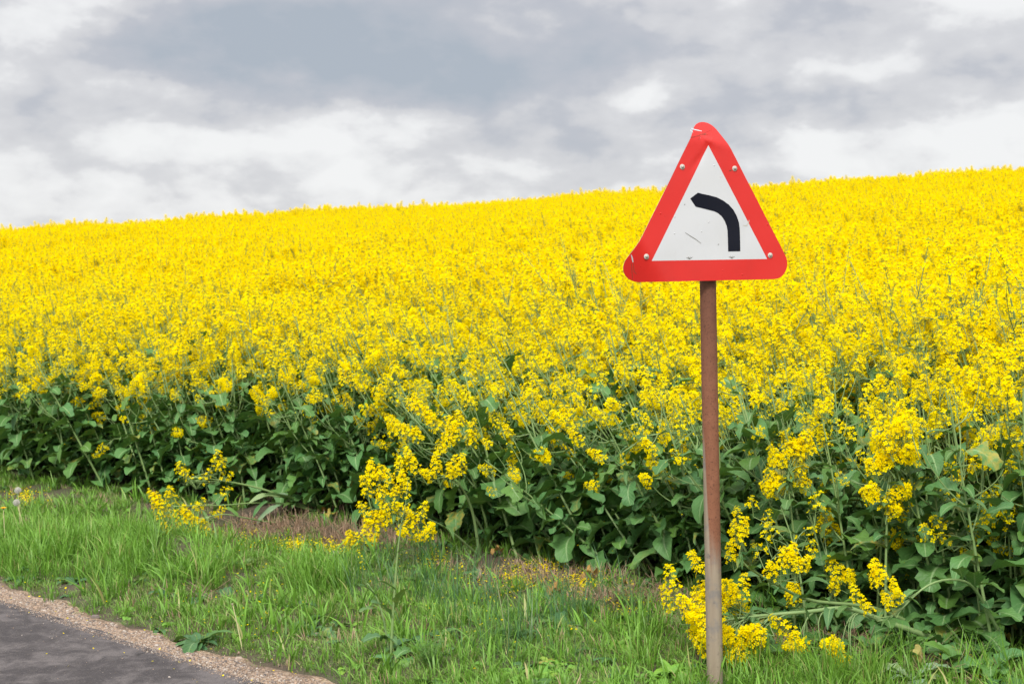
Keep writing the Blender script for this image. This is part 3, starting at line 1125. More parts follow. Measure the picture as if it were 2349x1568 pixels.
def build_sign():
    base = P(1640, 1592, SIGN_D)
    lean = Vector((-22.0 / 949.0, 0.012, 1.0)).normalized()
    rotq = Vector((0, 0, 1)).rotation_difference(lean)
    root = empty('road_sign', base, 'triangular red bordered warning sign with a black left bend arrow on a rusty steel post', 'road sign')
    root.rotation_euler = rotq.to_euler()
    # post
    mb = MB()
    Hp = 2.03
    tube(mb, [(0, 0, z) for z in np.linspace(-0.3, Hp, 40)], 0.0306, 0.0306, 40, 0, True)
    mb.build('sign_post', mat_post(), root)
    cap = MB()
    tube(cap, [(0, 0, Hp), (0, 0, Hp + .006), (0, 0, Hp + .014)], 0.0325, 0.02, 32, 0, True)
    cap.build('post_cap', mat_plain('black_plastic', (.03, .03, .03)), root)
    # plate frame: local x across, z up, front towards -y, turned 30 degrees
    yaw = R(22.0)
    kx = math.cos(yaw) - 0.1426 * math.sin(yaw)      # how wide the turned plate looks from the road
    a_in = 0.489                                  # inner triangle side
    hin = a_in * math.sqrt(3) / 2
    b = 0.077                                     # border width
    r = 0.060                                      # corner radius
    zb = ((base.z + (1592 - 596) / FPX * SIGN_D)) - base.z   # height of the white triangle's foot above the base
    piv = empty('sign_plate_mount', (0, 0, 0), None, None)
    bpy.data.objects.remove(piv)
    shift = [0.0, 0.0]
    inner = np.array([(-a_in / 2, 0), (a_in / 2, 0), (0, hin)])
    cen = inner.mean(axis=0)
    big = cen + (inner - cen) * ((hin / 3 + b) / (hin / 3))
    small = cen + (inner - cen) * ((hin / 3 + b - r) / (hin / 3))
    # outline: rounded triangle
    outl, innl = [], []
    for k in range(3):
        c0 = small[k]; c1 = small[(k + 1) % 3]
        an0 = (-150, -30, 90)[k]
        for q in np.linspace(-60, 60, 17):
            an = R(an0 + q)
            outl.append(c0 + r * np.array((math.cos(an), math.sin(an))))
            innl.append(inner[k])
        A = outl[-1]; Bn = c1 + r * np.array((math.cos(R(an0 + 60)), math.sin(R(an0 + 60))))
        for q in np.linspace(0, 1, 26)[1:-1]:
            outl.append(A + (Bn - A) * q)
            innl.append(inner[k] + (inner[(k + 1) % 3] - inner[k]) * q)
    outl = np.array(outl); innl = np.array(innl)
    N = len(outl)

    tipdir = unit(inner[0] - cen)

    def deform(p, off):
        """plate point (x, z) and height off the sheet -> post coordinates, with the two bent corners"""
        x, z = p
        y = -off
        n1 = (math.sin(x * 21 + z * 9) * .6 + math.sin(z * 33 - x * 14) * .4)
        # lower left corner folded back
        e = (p - inner[0]) @ tipdir
        q = max(0.0, e + 0.004)
        y += 0.0 if q <= 0 else (0.80 * q * q / (q + 0.03)) 
        # the top kinked back with a crease
        kz = z - hin - 0.012 + 0.18 * x
        q2 = max(0.0, kz)
        y += 0.42 * q2 * q2 / (q2 + 0.012)
        z -= 0.08 * q2 * q2 / (q2 + 0.02)
        x -= 0.05 * q2
        y += -0.0045 * math.exp(-((z - hin - 0.018 + 0.25 * x) / 0.010) ** 2) * math.exp(-((x - 0.01) / 0.045) ** 2)
        y += 0.0035 * math.exp(-((z - hin + 0.015 - 0.9 * x) / 0.014) ** 2) * math.exp(-((x + 0.045) / 0.03) ** 2)
        y += n1 * 0.0009
        X = x + shift[0]
        y += off_y
        return (X * math.cos(yaw) - y * math.sin(yaw), X * math.sin(yaw) + y * math.cos(yaw), z + zb + shift[1])

    off_y = -0.052                                  # the plate stands in front of the post

    def put(pts2, off):
        return np.array([deform(np.asarray(p), off) for p in pts2])

    Mr = Matrix.Translation(base) @ rotq.to_matrix().to_4x4()
    for _ in range(4):                              # seat the white triangle's foot where the photograph has it
        qx, qy, qd = page(Mr @ Vector(deform(np.array((0.0, 0.0)), 0.0)))
        shift[0] += (1629 - qx) / FPX * qd / kx
        shift[1] -= (596 - qy) / FPX * qd

    tri = []
    for k in range(3):
        for q in np.linspace(0, 1, 24, endpoint=False):
            tri.append(inner[k] + (inner[(k + 1) % 3] - inner[k]) * q)
    tri = np.array(tri)

    def ring(mb, o2, i2, rows, off, mat=0):
        N = len(o2)
        V = []
        for q in np.linspace(0, 1, rows):
            V.append(put(o2 + (i2 - o2) * q, off))
        V = np.concatenate(V)
        i = np.arange(rows - 1)[:, None] * N; j = np.arange(N)[None, :]
        a = i + j; bb = i + (j + 1) % N
        mb.add(V, np.stack((a, bb, bb + N, a + N), -1).reshape(-1, 4), None, mat)

    plate = MB()                                   # aluminium back sheet with a rim
    ring(plate, outl, np.repeat(cen[None], N, 0) + (outl - cen) * 0.02, 14, -0.0022)
    front = put(outl, -0.0003); back = put(outl, -0.0022)
    j = np.arange(N)
    plate.add(np.concatenate((front, back)), np.stack((j, (j + 1) % N, (j + 1) % N + N, j + N), -1))
    po = plate.build('sign_plate', mat_plain('aluminium_sheet', (.42, .42, .41), .45, .6, .1), root)
    red = MB()
    ring(red, outl, innl, 12, 0.0)
    red.build('red_border', mat_sheeting('red_sheeting', (0.54, 0.018, 0.013), (0.32, 0.018, 0.013)), po)
    wh = MB()
    ring(wh, tri, np.repeat(cen[None], len(tri), 0) + (tri - cen) * 0.004, 14, 0.0)
    wh.build('white_panel', mat_sheeting('white_sheeting', (0.50, 0.51, 0.52), (0.40, 0.40, 0.38)), po)
    # arrow, traced on the plate: sign coordinates from page pixels
    def sp(px, py):
        return np.array(((px - 1627 + (596 - py) * 0.0232) / FPX * SIGN_D * .9925 / kx, (596 - py) / FPX * SIGN_D * .9925))
    def cz(x, y):                                   # a point read in the close-up of the sign
        return sp((2400 + x * 900 / 1764.0) / 1.7445, (400 + y * 800 / 1568.0) / 1.7445)
    outer = [cz(*q) for q in ((1091, 1191), (1089, 1100), (1085, 1010), (1078, 965), (1060, 915), (1035, 870), (1000, 830), (955, 797), (905, 772), (850, 757), (800, 747), (760, 737))]
    innr = [cz(*q) for q in ((996, 1191), (994, 1100), (990, 1030), (984, 995), (968, 955), (945, 920), (915, 894), (885, 880), (850, 871), (815, 862), (780, 853), (744, 845))]
    tip = cz(702, 782)
    ar = MB()
    n = len(outer)
    V = put(outer + innr + [tip], 0.0006)
    i = np.arange(n - 1)
    ar.add(V, [np.stack((i, i + n, i + n + 1, i + 1), -1), np.array([(n - 1, 2 * n - 1, 2 * n)])])
    ar.build('bend_arrow', mat_sheeting('black_vinyl', (0.005, 0.006, 0.012), (0.02, 0.02, 0.03), 0.5, 0.12), po)
    # scratches and scuffs
    def mark(name, pts, w, mat, off=0.0009):
        mb = MB()
        pts = [cz(*q) for q in pts]
        L, Rr = [], []
        for k, p in enumerate(pts):
            d = unit(pts[min(k + 1, len(pts) - 1)] - pts[max(k - 1, 0)])
            ww = w * (0.35 + 0.65 * math.sin(math.pi * (k + .4) / (len(pts) - .2)))
            L.append(p + np.array((-d[1], d[0])) * ww); Rr.append(p - np.array((-d[1], d[0])) * ww)
        V = put(L + Rr, off); m = len(pts); i = np.arange(m - 1)
        mb.add(V, np.stack((i, i + m, i + m + 1, i + 1), -1))
        mb.build(name, mat, po)
    bare = mat_plain('scraped_metal', (.55, .55, .56), .4, .3)
    grime = mat_plain('dried_grime', (.07, .06, .03), .9)
    mark('scratch', [(722, 238), (745, 248), (775, 253), (802, 258)], 0.0022, bare)
    mark('scratch', [(708, 252), (722, 262), (728, 275)], 0.0014, bare)
    mark('scratch', [(286, 1205), (296, 1235), (303, 1262)], 0.0022, bare)
    mark('scratch', [(303, 1262), (318, 1330), (335, 1352)], 0.0006, grime)
    mark('scratch', [(294, 1268), (304, 1320), (318, 1395)], 0.0006, grime)
    mark('scratch', [(664, 1043), (705, 1070), (745, 1095), (785, 1126)], 0.0009, grime)
    mark('scratch', [(1110, 990), (1140, 992), (1155, 965), (1158, 948)], 0.0016, mat_plain('scuffed_paint', (.42, .41, .33), .8))
    mark('scratch', [(760, 330), (800, 290), (830, 268), (890, 240)], 0.0011, mat_plain('creased_paint', (.36, .02, .015), .7))
    mark('scratch', [(700, 315), (760, 300), (805, 280), (850, 285)], 0.0013, mat_plain('creased_paint', (.30, .03, .015), .7))
    for c in ((698, 1240), (1026, 1240)):
        for a in (-60, -25, 10, 50):
            mark('grime', [(c[0], c[1] + 6), (c[0] + 14 * math.sin(R(a)), c[1] - 6 * math.cos(R(a))), (c[0] + 28 * math.sin(R(a)), c[1] - 14 * math.cos(R(a)))], 0.0008, grime)
    for c, l in (((1010, 565), 12), ((820, 285), 16), ((920, 1136), 4), ((660, 828), 3)):
        mark('grime', [(c[0] - l, c[1] + 3), (c[0], c[1]), (c[0] + l, c[1] - 4)], 0.0012, grime)
    # bolts with washers
    steel = mat_plain('bolt_steel', (.36, .33, .29), .45, .35, .2, 60)
    rubber = mat_plain('pale_washer', (.45, .43, .38), .6, 0, .15, 60)
    for bx, by in ((640, 541), (1042, 549), (377, 1221), (1327, 1226)):
        p = cz(bx, by)
        c3 = put([p], 0.0)[0]
        nrm = np.array((math.sin(yaw), -math.cos(yaw), 0.0))
        wb, hb = MB(), MB()
        def lathe(mb, prof):
            F = frame(nrm)
            ang = np.linspace(0, 2 * math.pi, 20, endpoint=False)
            V = []
            for rr, hh in prof:
                V.append(c3 + rr * (np.cos(ang)[:, None] * F[:, 0] + np.sin(ang)[:, None] * F[:, 1]) + nrm * hh)
            V = np.concatenate(V); m = len(prof)
            i = np.arange(m - 1)[:, None] * 20; j = np.arange(20)[None, :]
            mb.add(V, np.stack((i + j, i + (j + 1) % 20, i + (j + 1) % 20 + 20, i + j + 20), -1).reshape(-1, 4))
        lathe(wb, [(0.0100, 0.0), (0.0100, 0.0020), (0.0092, 0.0028), (0.001, 0.0029)])
        lathe(hb, [(0.0060, 0.0029), (0.0058, 0.0048), (0.0048, 0.0068), (0.003, 0.0080), (0.0003, 0.0083)])
        w = wb.build('washer', rubber, po)
        hb.build('bolt', steel, po)
    # rails and clamps behind the plate
    alu = mat_plain('bracket_aluminium', (.40, .40, .40), .5, .5, .1)
    for z, hw in ((zb + 0.035, 0.20), (zb + 0.30, 0.095)):
        mb = MB()
        c, s = math.cos(yaw), math.sin(yaw)
        def bx(x0, x1, y0, y1, z0, z1):
            V = []
            for zz in (z0, z1):
                for (xx, yy) in ((x0, y0), (x1, y0), (x1, y1), (x0, y1)):
                    yy2 = yy + off_y
                    V.append((xx * c - yy2 * s, xx * s + yy2 * c, zz))
            mb.add(V, np.array([(3, 2, 1, 0), (4, 5, 6, 7), (0, 1, 5, 4), (1, 2, 6, 5), (2, 3, 7, 6), (3, 0, 4, 7)]))
        bx(-hw, hw, 0.004, 0.017, z - 0.014, z + 0.014)
        mb.build('plate_rail', alu, root, False)
        cl = MB()
        tube(cl, [(0, 0, z - .012), (0, 0, z + .012)], 0.0335, 0.0335, 32, 0, True)
        cl.build('post_clamp', alu, root)
    return root


build_sign()

# ------------------------------------------------------------------ rape plants as things
GROUP_EDGE = 'oilseed rape plants along the front edge of the field'


def plant_object(p, loc, rot, label, group, meshes=None, name='rapeseed_plant', scale=1.0):
    root = empty(name, loc, label, 'plant', group, rot)
    root.scale = (scale,) * 3
    if meshes is None:
        meshes = (p.stem.mesh('stem', [M_STEM]), p.fol.mesh('foliage', FOL_MATS) if p.fol.n else None)
    for nm, me in zip(('stem', 'foliage'), meshes):
        if me is not None:
            o = bpy.data.objects.new(nm, me)
            scene.collection.objects.link(o)
            o.parent = root
    for k, M in p.heads:
        o = bpy.data.objects.new('flower_head', HEAD_MESH[k])
        scene.collection.objects.link(o)
        o.parent = root
        o.matrix_local = Matrix(M.tolist())
    return root


# ---- single plants that stand out, built from points read off the photograph
def C1(x, y): return (x / 1.515) / 1.7445, (1700 + y / 1.515) / 1.7445
def C2(x, y): return (1300 + x / 1.515) / 1.7445, (1700 + y / 1.515) / 1.7445
def C3(x, y): return (2600 + x / 1.515) / 1.7445, (1700 + y / 1.515) / 1.7445


hero_rng = np.random.default_rng(5)


def hero(label, base, stems, heads, leaves=(), big=False, r0=0.0105, group=None, autoleaf=1.0, hs=1.1):
    """base: world point; stems: list of world point lists (first starts at the base);
    heads: list of (stem index, t on stem, world point, head kind)"""
    rg = hero_rng
    p = Plant()
    b = np.array(base)
    cur = []
    for k, st in enumerate(stems):
        pts = spline([np.array(q) - b for q in st], 22)
        cur.append(pts)
        rr = r0 if k == 0 else r0 * .72
        tube(p.stem, pts, rr, rr * .36, 7)
        # leaves along the stem
        L = np.linalg.norm(pts[-1] - pts[0])
        for t in np.arange(0.15, 0.95, 0.14 / max(autoleaf, .05) / max(L, .3) * .8):
            i = int(t * 21)
            tn = unit(pts[min(i + 1, 21)] - pts[max(i - 1, 0)])
            out = unit(np.cross(tn, rg.normal(0, 1, 3))); out[2] = abs(out[2]) * .6
            ln = rg.uniform(.08, .17)
            leaf(p.fol, pts[i], out + tn * .6, ln, ln * rg.uniform(.28, .45), rg.uniform(.4, 1.2), 'upper' if rg.random() < .6 else 'lower', rg, int(rg.choice(2)))
    for (k, t, q, kind) in heads:
        e = np.array(q) - b
        pts = cur[k]
        s0 = pts[int(t * 21)]
        tn = unit(pts[min(int(t * 21) + 1, 21)] - pts[max(int(t * 21) - 1, 0)])
        up = np.array((0, 0, 1.0))
        dist = np.linalg.norm(e - s0)
        d_end = unit(up * .8 + unit(e - s0) * .6 + rg.normal(0, .2, 3))
        foot = e - d_end * 0.088 * hs / 1.1
        ctrl = s0 + tn * dist * .45 + (0, 0, -.02 * dist)
        br = bez(s0, ctrl, foot, 8)
        tube(p.stem, br, 0.0034, 0.0018, 5)
        kk = int(rg.integers(BIG, LACY)) if kind == 'big' else int(rg.integers(LACY, LACY + 4)) if kind == 'lacy' else int(rg.integers(LOOSE, LOOSE + 6)) if kind == 'loose' else int(rg.integers(0, BIG))
        p.heads.append((kk, mat4(frame(d_end, roll=rg.uniform(0, 6)), foot, hs * rg.uniform(.9, 1.1))))
        if rg.random() < .5:
            ln = rg.uniform(.05, .09)
            leaf(p.fol, br[3], rg.normal(0, 1, 3), ln, ln * .32, .6, 'upper', rg, 1)
    for (q, d, ln, w, kind, mt) in leaves:
        leaf(p.fol, np.array(q) - b, np.array(d, float), ln, w, .6, kind, rg, mt)
    return plant_object(p, base, None, label, group)


def pt(c, d):
    return np.array(P(c[0], c[1], d))


def pts_of(f, lst, d):
    if np.isscalar(d):
        return [pt(f(*q), d) for q in lst]
    return [pt(f(*q), dd) for q, dd in zip(lst, d)]


def heroes():
    # lodged plant whose heads lie behind the foot of the post
    base = np.array(G(*C3(1790, 1325)))
    db = page(base)[2]
    main = [base] + pts_of(C3, [(1640, 1262), (1430, 1190), (1200, 1110), (950, 1130), (700, 1150), (470, 1178)], (db - .05, db - .1, db - .15, db - .2, db - .22, db - .25))
    hd = []
    rgx = np.random.default_rng(3)
    for (x, y) in ((140, 1010), (130, 1090), (300, 860), (300, 1110), (285, 1190), (300, 1290), (400, 980), (480, 1000), (560, 1040), (500, 1090), (380, 1090), (480, 1250), (560, 1300), (640, 1270),
                   (400, 1320), (520, 1390), (610, 1390), (470, 1370), (420, 1230), (340, 1350), (540, 1440), (330, 1190)):
        hd.append((0, float(rgx.uniform(.72, .98)), pt(C3(x, y), db - .15 - rgx.uniform(0, .22)), 'big' if rgx.random() < .4 else ''))
    for _ in range(22):
        a, q = rgx.uniform(0, 6.28), math.sqrt(rgx.random())
        cx, cy, ex, ey = ((330, 1180, 75, 190), (520, 1320, 150, 100), (490, 1040, 110, 80))[int(rgx.choice(3, p=(.35, .45, .2)))]
        hd.append((0, float(rgx.uniform(.75, .98)), pt(C3(cx + ex * q * math.cos(a), cy + ey * q * math.sin(a)), db - .12 - rgx.uniform(0, .25)), 'big' if rgx.random() < .4 else ''))
    for (x, y, t) in ((830, 1240, .62), (880, 1290, .62), (930, 1330, .6), (1130, 1330, .45), (1110, 1400, .45), (1170, 1430, .45)):
        hd.append((0, t, pt(C3(x, y), db - .25), ''))
    hero('thick stemmed rape plant flattened to the ground, its flower heads massed behind the sign post', base, [main], hd, r0=.014)
    # second lodged stem above it
    base = np.array(G(*C3(1700, 1270)))
    db = page(base)[2]
    main = [base] + pts_of(C3, [(1500, 1160), (1300, 1095), (970, 1060), (760, 960), (600, 865), (550, 810)], (db - .05, db - .15, db - .3, db - .4, db - .45, db - .5))
    hd = [(0, t, pt(C3(x, y), db - .5), k) for x, y, t, k in ((540, 590, .97, ''), (560, 650, .97, ''), (530, 720, .95, ''), (490, 790, .9, ''), (850, 740, .7, 'big'), (790, 860, .68, ''), (890, 850, .68, ''), (845, 800, .7, ''), (940, 830, .66, ''), (740, 890, .7, ''))]
    hero('bent rape plant leaning left with loose yellow sprays just right of the post', base, [main], hd, r0=.010, hs=.88)
    # arching stem at the right
    base = np.array(G(*C3(2190, 1400)))
    db = page(base)[2]
    main = [base] + pts_of(C3, [(2120, 1260), (2050, 1130), (1980, 1010), (1905, 945), (1770, 940), (1640, 1000), (1480, 1160)], (db, db - .05, db - .1, db - .2, db - .3, db - .35, db - .4))
    hd = [(0, t, pt(C3(x, y), db - .42), k) for x, y, t, k in ((1480, 1010, .9, ''), (1450, 1080, .97, ''), (1500, 1050, .95, ''), (1390, 890, .9, ''), (1360, 930, .93, ''), (1410, 940, .9, ''), (1270, 1060, .97, ''), (1320, 1110, .98, ''))]
    lv = [(pt(C3(1895, 940), db - .2), (-.3, -.5, .8), .12, .06, 'lower', 0), (pt(C3(1970, 1000), db - .1), (-.2, -.5, .9), .15, .075, 'lower', 0), (pt(C3(2060, 1140), db - .1), (.6, -.5, .3), .13, .06, 'lower', 0)]
    hero('rape plant with one bare stem arching over in a hoop to the left', base, [main], hd, lv, r0=.0085, autoleaf=.4, hs=.8)
    # low upright clump right of the post
    base = np.array(G(*C3(1150, 1290)))
    db = page(base)[2]
    main = [base] + pts_of(C3, [(1140, 1200), (1130, 1100), (1110, 980), (1090, 880)], db + .05)
    s2 = [base] + pts_of(C3, [(1120, 1180), (1040, 1090), (960, 1060), (900, 1080)], db - .05)
    hd = [(0, t, pt(C3(x, y), db + dd), k) for x, y, t, k, dd in ((1190, 900, .8, 'big', -.02), (1130, 950, .7, '', 0), (1220, 940, .7, '', 0), (1120, 990, .6, '', 0), (1100, 840, .97, 'big', .05), (1060, 570, .9, '', .3), (1070, 640, .9, '', .3), (1130, 650, .9, '', .3), (1030, 610, .9, '', .3), (1090, 700, .9, '', .3))]
    hd += [(1, .9, pt(C3(870, 1000), db - .05), 'big'), (1, .95, pt(C3(850, 1060), db - .05), ''), (1, .95, pt(C3(900, 1050), db - .05), '')]
    hero('greyish stemmed rape plant standing low behind the flattened stem', base, [main, s2], hd, r0=.008, hs=.85)
    base = np.array(G(*C3(1640, 1210)))
    db = page(base)[2]
    main = [base] + pts_of(C3, [(1620, 1080), (1600, 960), (1615, 850), (1640, 760)], db)
    hd = [(0, t, pt(C3(x, y), db + dd), k) for x, y, t, k, dd in ((1630, 710, .97, 'big', 0), (1660, 730, .95, '', 0), (1550, 780, .7, '', 0), (1560, 830, .6, '', 0), (1580, 890, .5, '', 0), (1340, 700, .4, 'big', .1), (1770, 650, .8, '', .1))]
    hero('slim upright rape plant with a loose cluster above the hooped stem', base, [main], hd, r0=.007, hs=.85)
    # big globe of flowers in the crop at the right
    base = np.array(P(*C3(1430, 1060), 6.0)); base[2] = float(zg(base[0], base[1]))
    db = page(base)[2]
    main = [base] + pts_of(C3, [(1430, 800), (1440, 520), (1460, 300), (1480, 160)], db)
    rgx = np.random.default_rng(9)
    hd = []
    for k in range(15):
        a = rgx.uniform(0, 6.28); q = math.sqrt(rgx.random())
        hd.append((0, .9, pt(C3(1500 + 105 * q * math.cos(a), 70 + 130 * q * math.sin(a)), db + rgx.uniform(-.1, .1)), 'big'))
    hd += [(0, .8, pt(C3(x, y), db - .05), 'big') for x, y in ((1390, 190), (1360, 240), (1420, 220), (1400, 140), (1590, 190), (1450, 480), (1480, 500), (1320, 420), (1340, 380), (1530, 400))]
    hero('rape plant carrying a big dense globe of yellow blossom at the crop edge', base, [main], hd, r0=.0065, hs=1.05, autoleaf=1.8)
    base = np.array(P(*C3(880, 1060), 6.1)); base[2] = float(zg(base[0], base[1]))
    db = page(base)[2]
    main = [base] + pts_of(C3, [(880, 800), (860, 560), (840, 380), (840, 240)], db)
    hd = [(0, .85, pt(C3(x, y), db + .02), 'big') for x, y in ((745, 170), (790, 200), (830, 150), (870, 160), (930, 80), (970, 130), (920, 150), (890, 110), (740, 330), (770, 380), (720, 370), (800, 350), (910, 300), (930, 350))]
    hero('rape plant with a broad arc of heavy yellow heads beside the post', base, [main], hd, r0=.006, hs=1.0, autoleaf=1.8)
    # sparse sprigs at the right end
    for lab, bs, hl in (('thin rape plant dotted with small yellow sprigs above the hooped stem', (2010, 1230), ((1690, 660), (1780, 650), (1830, 390), (1900, 760), (2040, 580), (2020, 460), (1740, 560), (1960, 640))),
                        ('thin rape plant with loose sprigs near the right edge of the crop', (2200, 1180), ((2190, 270), (1970, 220), (2220, 150), (2060, 380), (2140, 560), (2230, 480), (2150, 760), (2060, 700))),
                        ('low rape sprigs poking through the tangle under the arc of heavy heads', (960, 1300), ((690, 690), (730, 640), (950, 640), (640, 750), (1010, 730), (620, 430), (700, 560), (1000, 480)))):
        base = np.array(P(*C3(*bs), 6.0)); base[2] = float(zg(base[0], base[1]))
        db = page(base)[2]
        mx = sum(q[0] for q in hl) / len(hl); my = min(q[1] for q in hl)
        main = [base] + pts_of(C3, [(bs[0] * .75 + mx * .25, bs[1] * .62 + my * .38), (bs[0] * .4 + mx * .6, bs[1] * .3 + my * .7), (mx, my + 60)], db)
        hero(lab, base, [main], [(0, .45 + .05 * (k % 5), pt(C3(x, y), db - .05 + .03 * (k % 4)), 'loose') for k, (x, y) in enumerate(hl)], r0=.006, hs=1.1)
    # mid-field clump leaning out over the stubble
    base = np.array(G(1100, 1275))
    db = page(base)[2]
    main = [base] + [pt((1085, 1180), db - .1), pt((1060, 1120), db - .2), pt((1020, 1085), db - .3)]
    s2 = [base, pt((1030, 1215), db - .2), pt((960, 1180), db - .4), pt((915, 1165), db - .45)]
    hd = [(1, .9, pt(q, db - .45), k) for q, k in (((850, 1105), ''), ((868, 1085), 'big'), ((890, 1100), ''), ((905, 1120), 'big'), ((870, 1125), 'big'), ((845, 1130), ''), ((915, 1095), ''), ((930, 1115), ''),
                                                     ((860, 1175), 'big'), ((885, 1165), 'big'), ((880, 1195), 'big'), ((860, 1205), ''), ((905, 1190), ''), ((930, 1175), ''), ((945, 1200), ''), ((965, 1190), ''), ((985, 1215), ''), ((955, 1225), ''), ((925, 1215), ''), ((850, 1190), ''))]
    hd += [(0, .9, pt(q, db - .3), '') for q in ((942, 1065), (960, 1080), (980, 1085), (1000, 1078), (1045, 1078), (1035, 1085), (1055, 1080))]
    hero('rape plant leaning out left over the stubble with two heavy flower masses', base, [main, s2], hd, r0=.010, autoleaf=.7)
    base = np.array(G(1130, 1262))
    db = page(base)[2]
    main = [base, pt((1110, 1180), db), pt((1080, 1090), db - .05), pt((1040, 1030), db - .1)]
    hd = [(0, .85, pt(q, db - .15), k) for q, k in (((945, 930), ''), ((965, 945), ''), ((985, 960), ''), ((915, 990), ''), ((935, 985), ''), ((955, 1000), ''), ((1000, 980), ''), ((1035, 975), 'big'), ((1055, 965), 'big'), ((1025, 1010), 'big'), ((1010, 1025), 'big'), ((1045, 1005), ''), ((1075, 1000), ''), ((1085, 1010), ''))]
    hero('open branched rape plant with scattered sprays above the heavy flower masses', base, [main], hd, r0=.009, autoleaf=.6)
    base = np.array(G(850, 1270))
    db = page(base)[2]
    main = [base, pt((840, 1255), db), pt((835, 1245), db)]
    hd = [(0, .8, pt(q, db), '') for q in ((800, 1230), (820, 1240), (840, 1232), (815, 1255), (855, 1240))]
    hero('very short rape plant flowering low over the petal strewn stubble', base, [main], hd, r0=.005, autoleaf=.3)
    # toppled plant at the left: three stems from one root
    base = np.array(G(*C1(1905, 520)))
    db = page(base)[2]
    st = [[base] + pts_of(C1, [(1750, 450), (1600, 390), (1400, 345), (1200, 318), (1140, 325)], (db - .05, db - .1, db - .2, db - .3, db - .3)),
          [base] + pts_of(C1, [(1750, 480), (1560, 470), (1350, 485), (1150, 490), (1050, 492)], (db - .1, db - .2, db - .35, db - .5, db - .55)),
          [base] + pts_of(C1, [(1760, 585), (1620, 585), (1480, 560), (1350, 540), (1200, 570)], (db - .15, db - .3, db - .45, db - .55, db - .6))]
    hd = [(0, .92, pt(C1(x, y), db - .3), 'loose') for x, y in ((1105, 240), (1125, 275), (1095, 285), (1130, 310), (1320, 190), (1340, 210), (1285, 250), (1350, 255), (1385, 310), (1240, 315))]
    hd += [(1, .92, pt(C1(x, y), db - .5), ('' if (x // 10) % 2 == 0 else 'loose')) for x, y in ((1015, 385), (1035, 405), (1050, 440), (960, 480), (985, 500), (1010, 535), (1210, 470), (1215, 500), (1320, 530), (1355, 410), (1000, 560))]
    hd += [(2, .92, pt(C1(x, y), db - .6), ('' if (x // 10) % 2 == 0 else 'loose')) for x, y in ((1000, 640), (1020, 655), (1045, 705), (1030, 720), (1110, 630), (1140, 570), (1100, 580), (1200, 600), (1225, 600), (1250, 650), (1190, 700), (1160, 650), (1260, 680), (1210, 660), (1130, 660))]
    lv = [(pt(C1(1780, 450), db - .1), (-.9, -.2, .45), .26, .10, 'upper', 2), (pt(C1(1700, 440), db - .15), (-.9, -.3, .3), .22, .09, 'upper', 2), (pt(C1(1700, 490), db - .2), (-.8, -.4, -.2), .2, .07, 'upper', 2), (pt(C1(1620, 460), db - .2), (-.6, -.6, -.4), .18, .06, 'upper', 0)]
    hero('toppled rape plant lying flat to the left with three pale stems over the tall grass', base, st, hd, lv, r0=.009, autoleaf=.25, hs=1.15)
    # self-sown plants alone in the grass
    base = np.array(G(*C2(400, 1395)))
    db = page(base)[2]
    st = [[base] + pts_of(C2, [(412, 1150), (438, 800), (462, 600)], db)]
    hd = [(0, .98, pt(C2(478, 545), db), 'lacy')]
    lv = [(pt(C2(440, 770), db), (.7, -.2, .5), .07, .02, 'upper', 1), (pt(C2(425, 1000), db), (-.6, -.2, .7), .1, .035, 'upper', 1), (pt(C2(420, 1120), db), (.3, -.3, .9), .14, .05, 'lower', 1), (pt(C2(415, 1180), db), (-.4, -.4, .9), .15, .05, 'lower', 1)]
    hero('lone thin rape plant standing straight up out of the grass verge', base, st, hd, lv, r0=.0065, autoleaf=.12, hs=.8)
    base = np.array(G(*C2(385, 1370)))
    db = page(base)[2]
    st = [[base] + pts_of(C2, [(360, 1200), (320, 1060), (262, 960)], db)]
    hd = [(0, .98, pt(C2(240, 915), db), 'lacy')]
    lv = [(pt(C2(300, 1030), db), (-.5, -.2, .8), .09, .03, 'upper', 1), (pt(C2(340, 1130), db), (-.7, -.4, .5), .1, .04, 'lower', 1), (pt(C2(375, 1290), db), (-.8, -.4, .4), .11, .05, 'lower', 1)]
    hero('short budding rape plant bowed left in the grass verge', base, st, hd, lv, r0=.005, autoleaf=.12, hs=.45)


heroes()

# ---- the front of the field: 285 plants, each a thing
fr = np.random.default_rng(41)
cand = []
cell = 0.2
for t in np.arange(-6.5, 10.5, cell):
    for s in np.arange(-0.8, 3.2, cell):
        x = EDGE_P[0] + EDGE_T[0] * (t + fr.uniform(0, cell)) + EDGE_N[0] * (s + fr.uniform(0, cell))
        y = EDGE_P[1] + EDGE_T[1] * (t + fr.uniform(0, cell)) + EDGE_N[1] * (s + fr.uniform(0, cell))
        cand.append((x, y))
stub_c = G(700, 1195)
near_plants, rest = [], []
for x, y in cand:
    s = float(s_of(x, y))
    px, py, d = page((x, y, float(zg(x, y)) + .6))
    edge = 0.05 + 0.22 * (float(vnoise(x * 1.1, y * 1.1, 77)) - .4)
    pxb = page((x, y, float(zg(x, y))))[0]
    edge -= 0.30 * min(1, max(0, (pxb - 980) / 250))
    edge -= 0.36 * min(1, max(0, (pxb - 1680) / 250))
    edge += 0.16 * math.exp(-((pxb - 680) / 190) ** 2)
    if s < edge:
        continue
    if -40 < px < 2390 and d > 4.5:
        near_plants.append((s, x, y, px, d))
    else:
        rest.append((x, y))
near_plants.sort()
LIMIT = 284
for q in near_plants[LIMIT:]:
    rest.append((q[1], q[2]))
near_plants = near_plants[:LIMIT]
depth_max = near_plants[-1][0]
print('depth of single plants', depth_max)
ALLP = EDGE_P_PLANTS + EDGE_SPARSE + EDGE_LEAFY
EM = [(p.stem.mesh('stem', [M_STEM]), p.fol.mesh('foliage', FOL_MATS)) for p in ALLP]
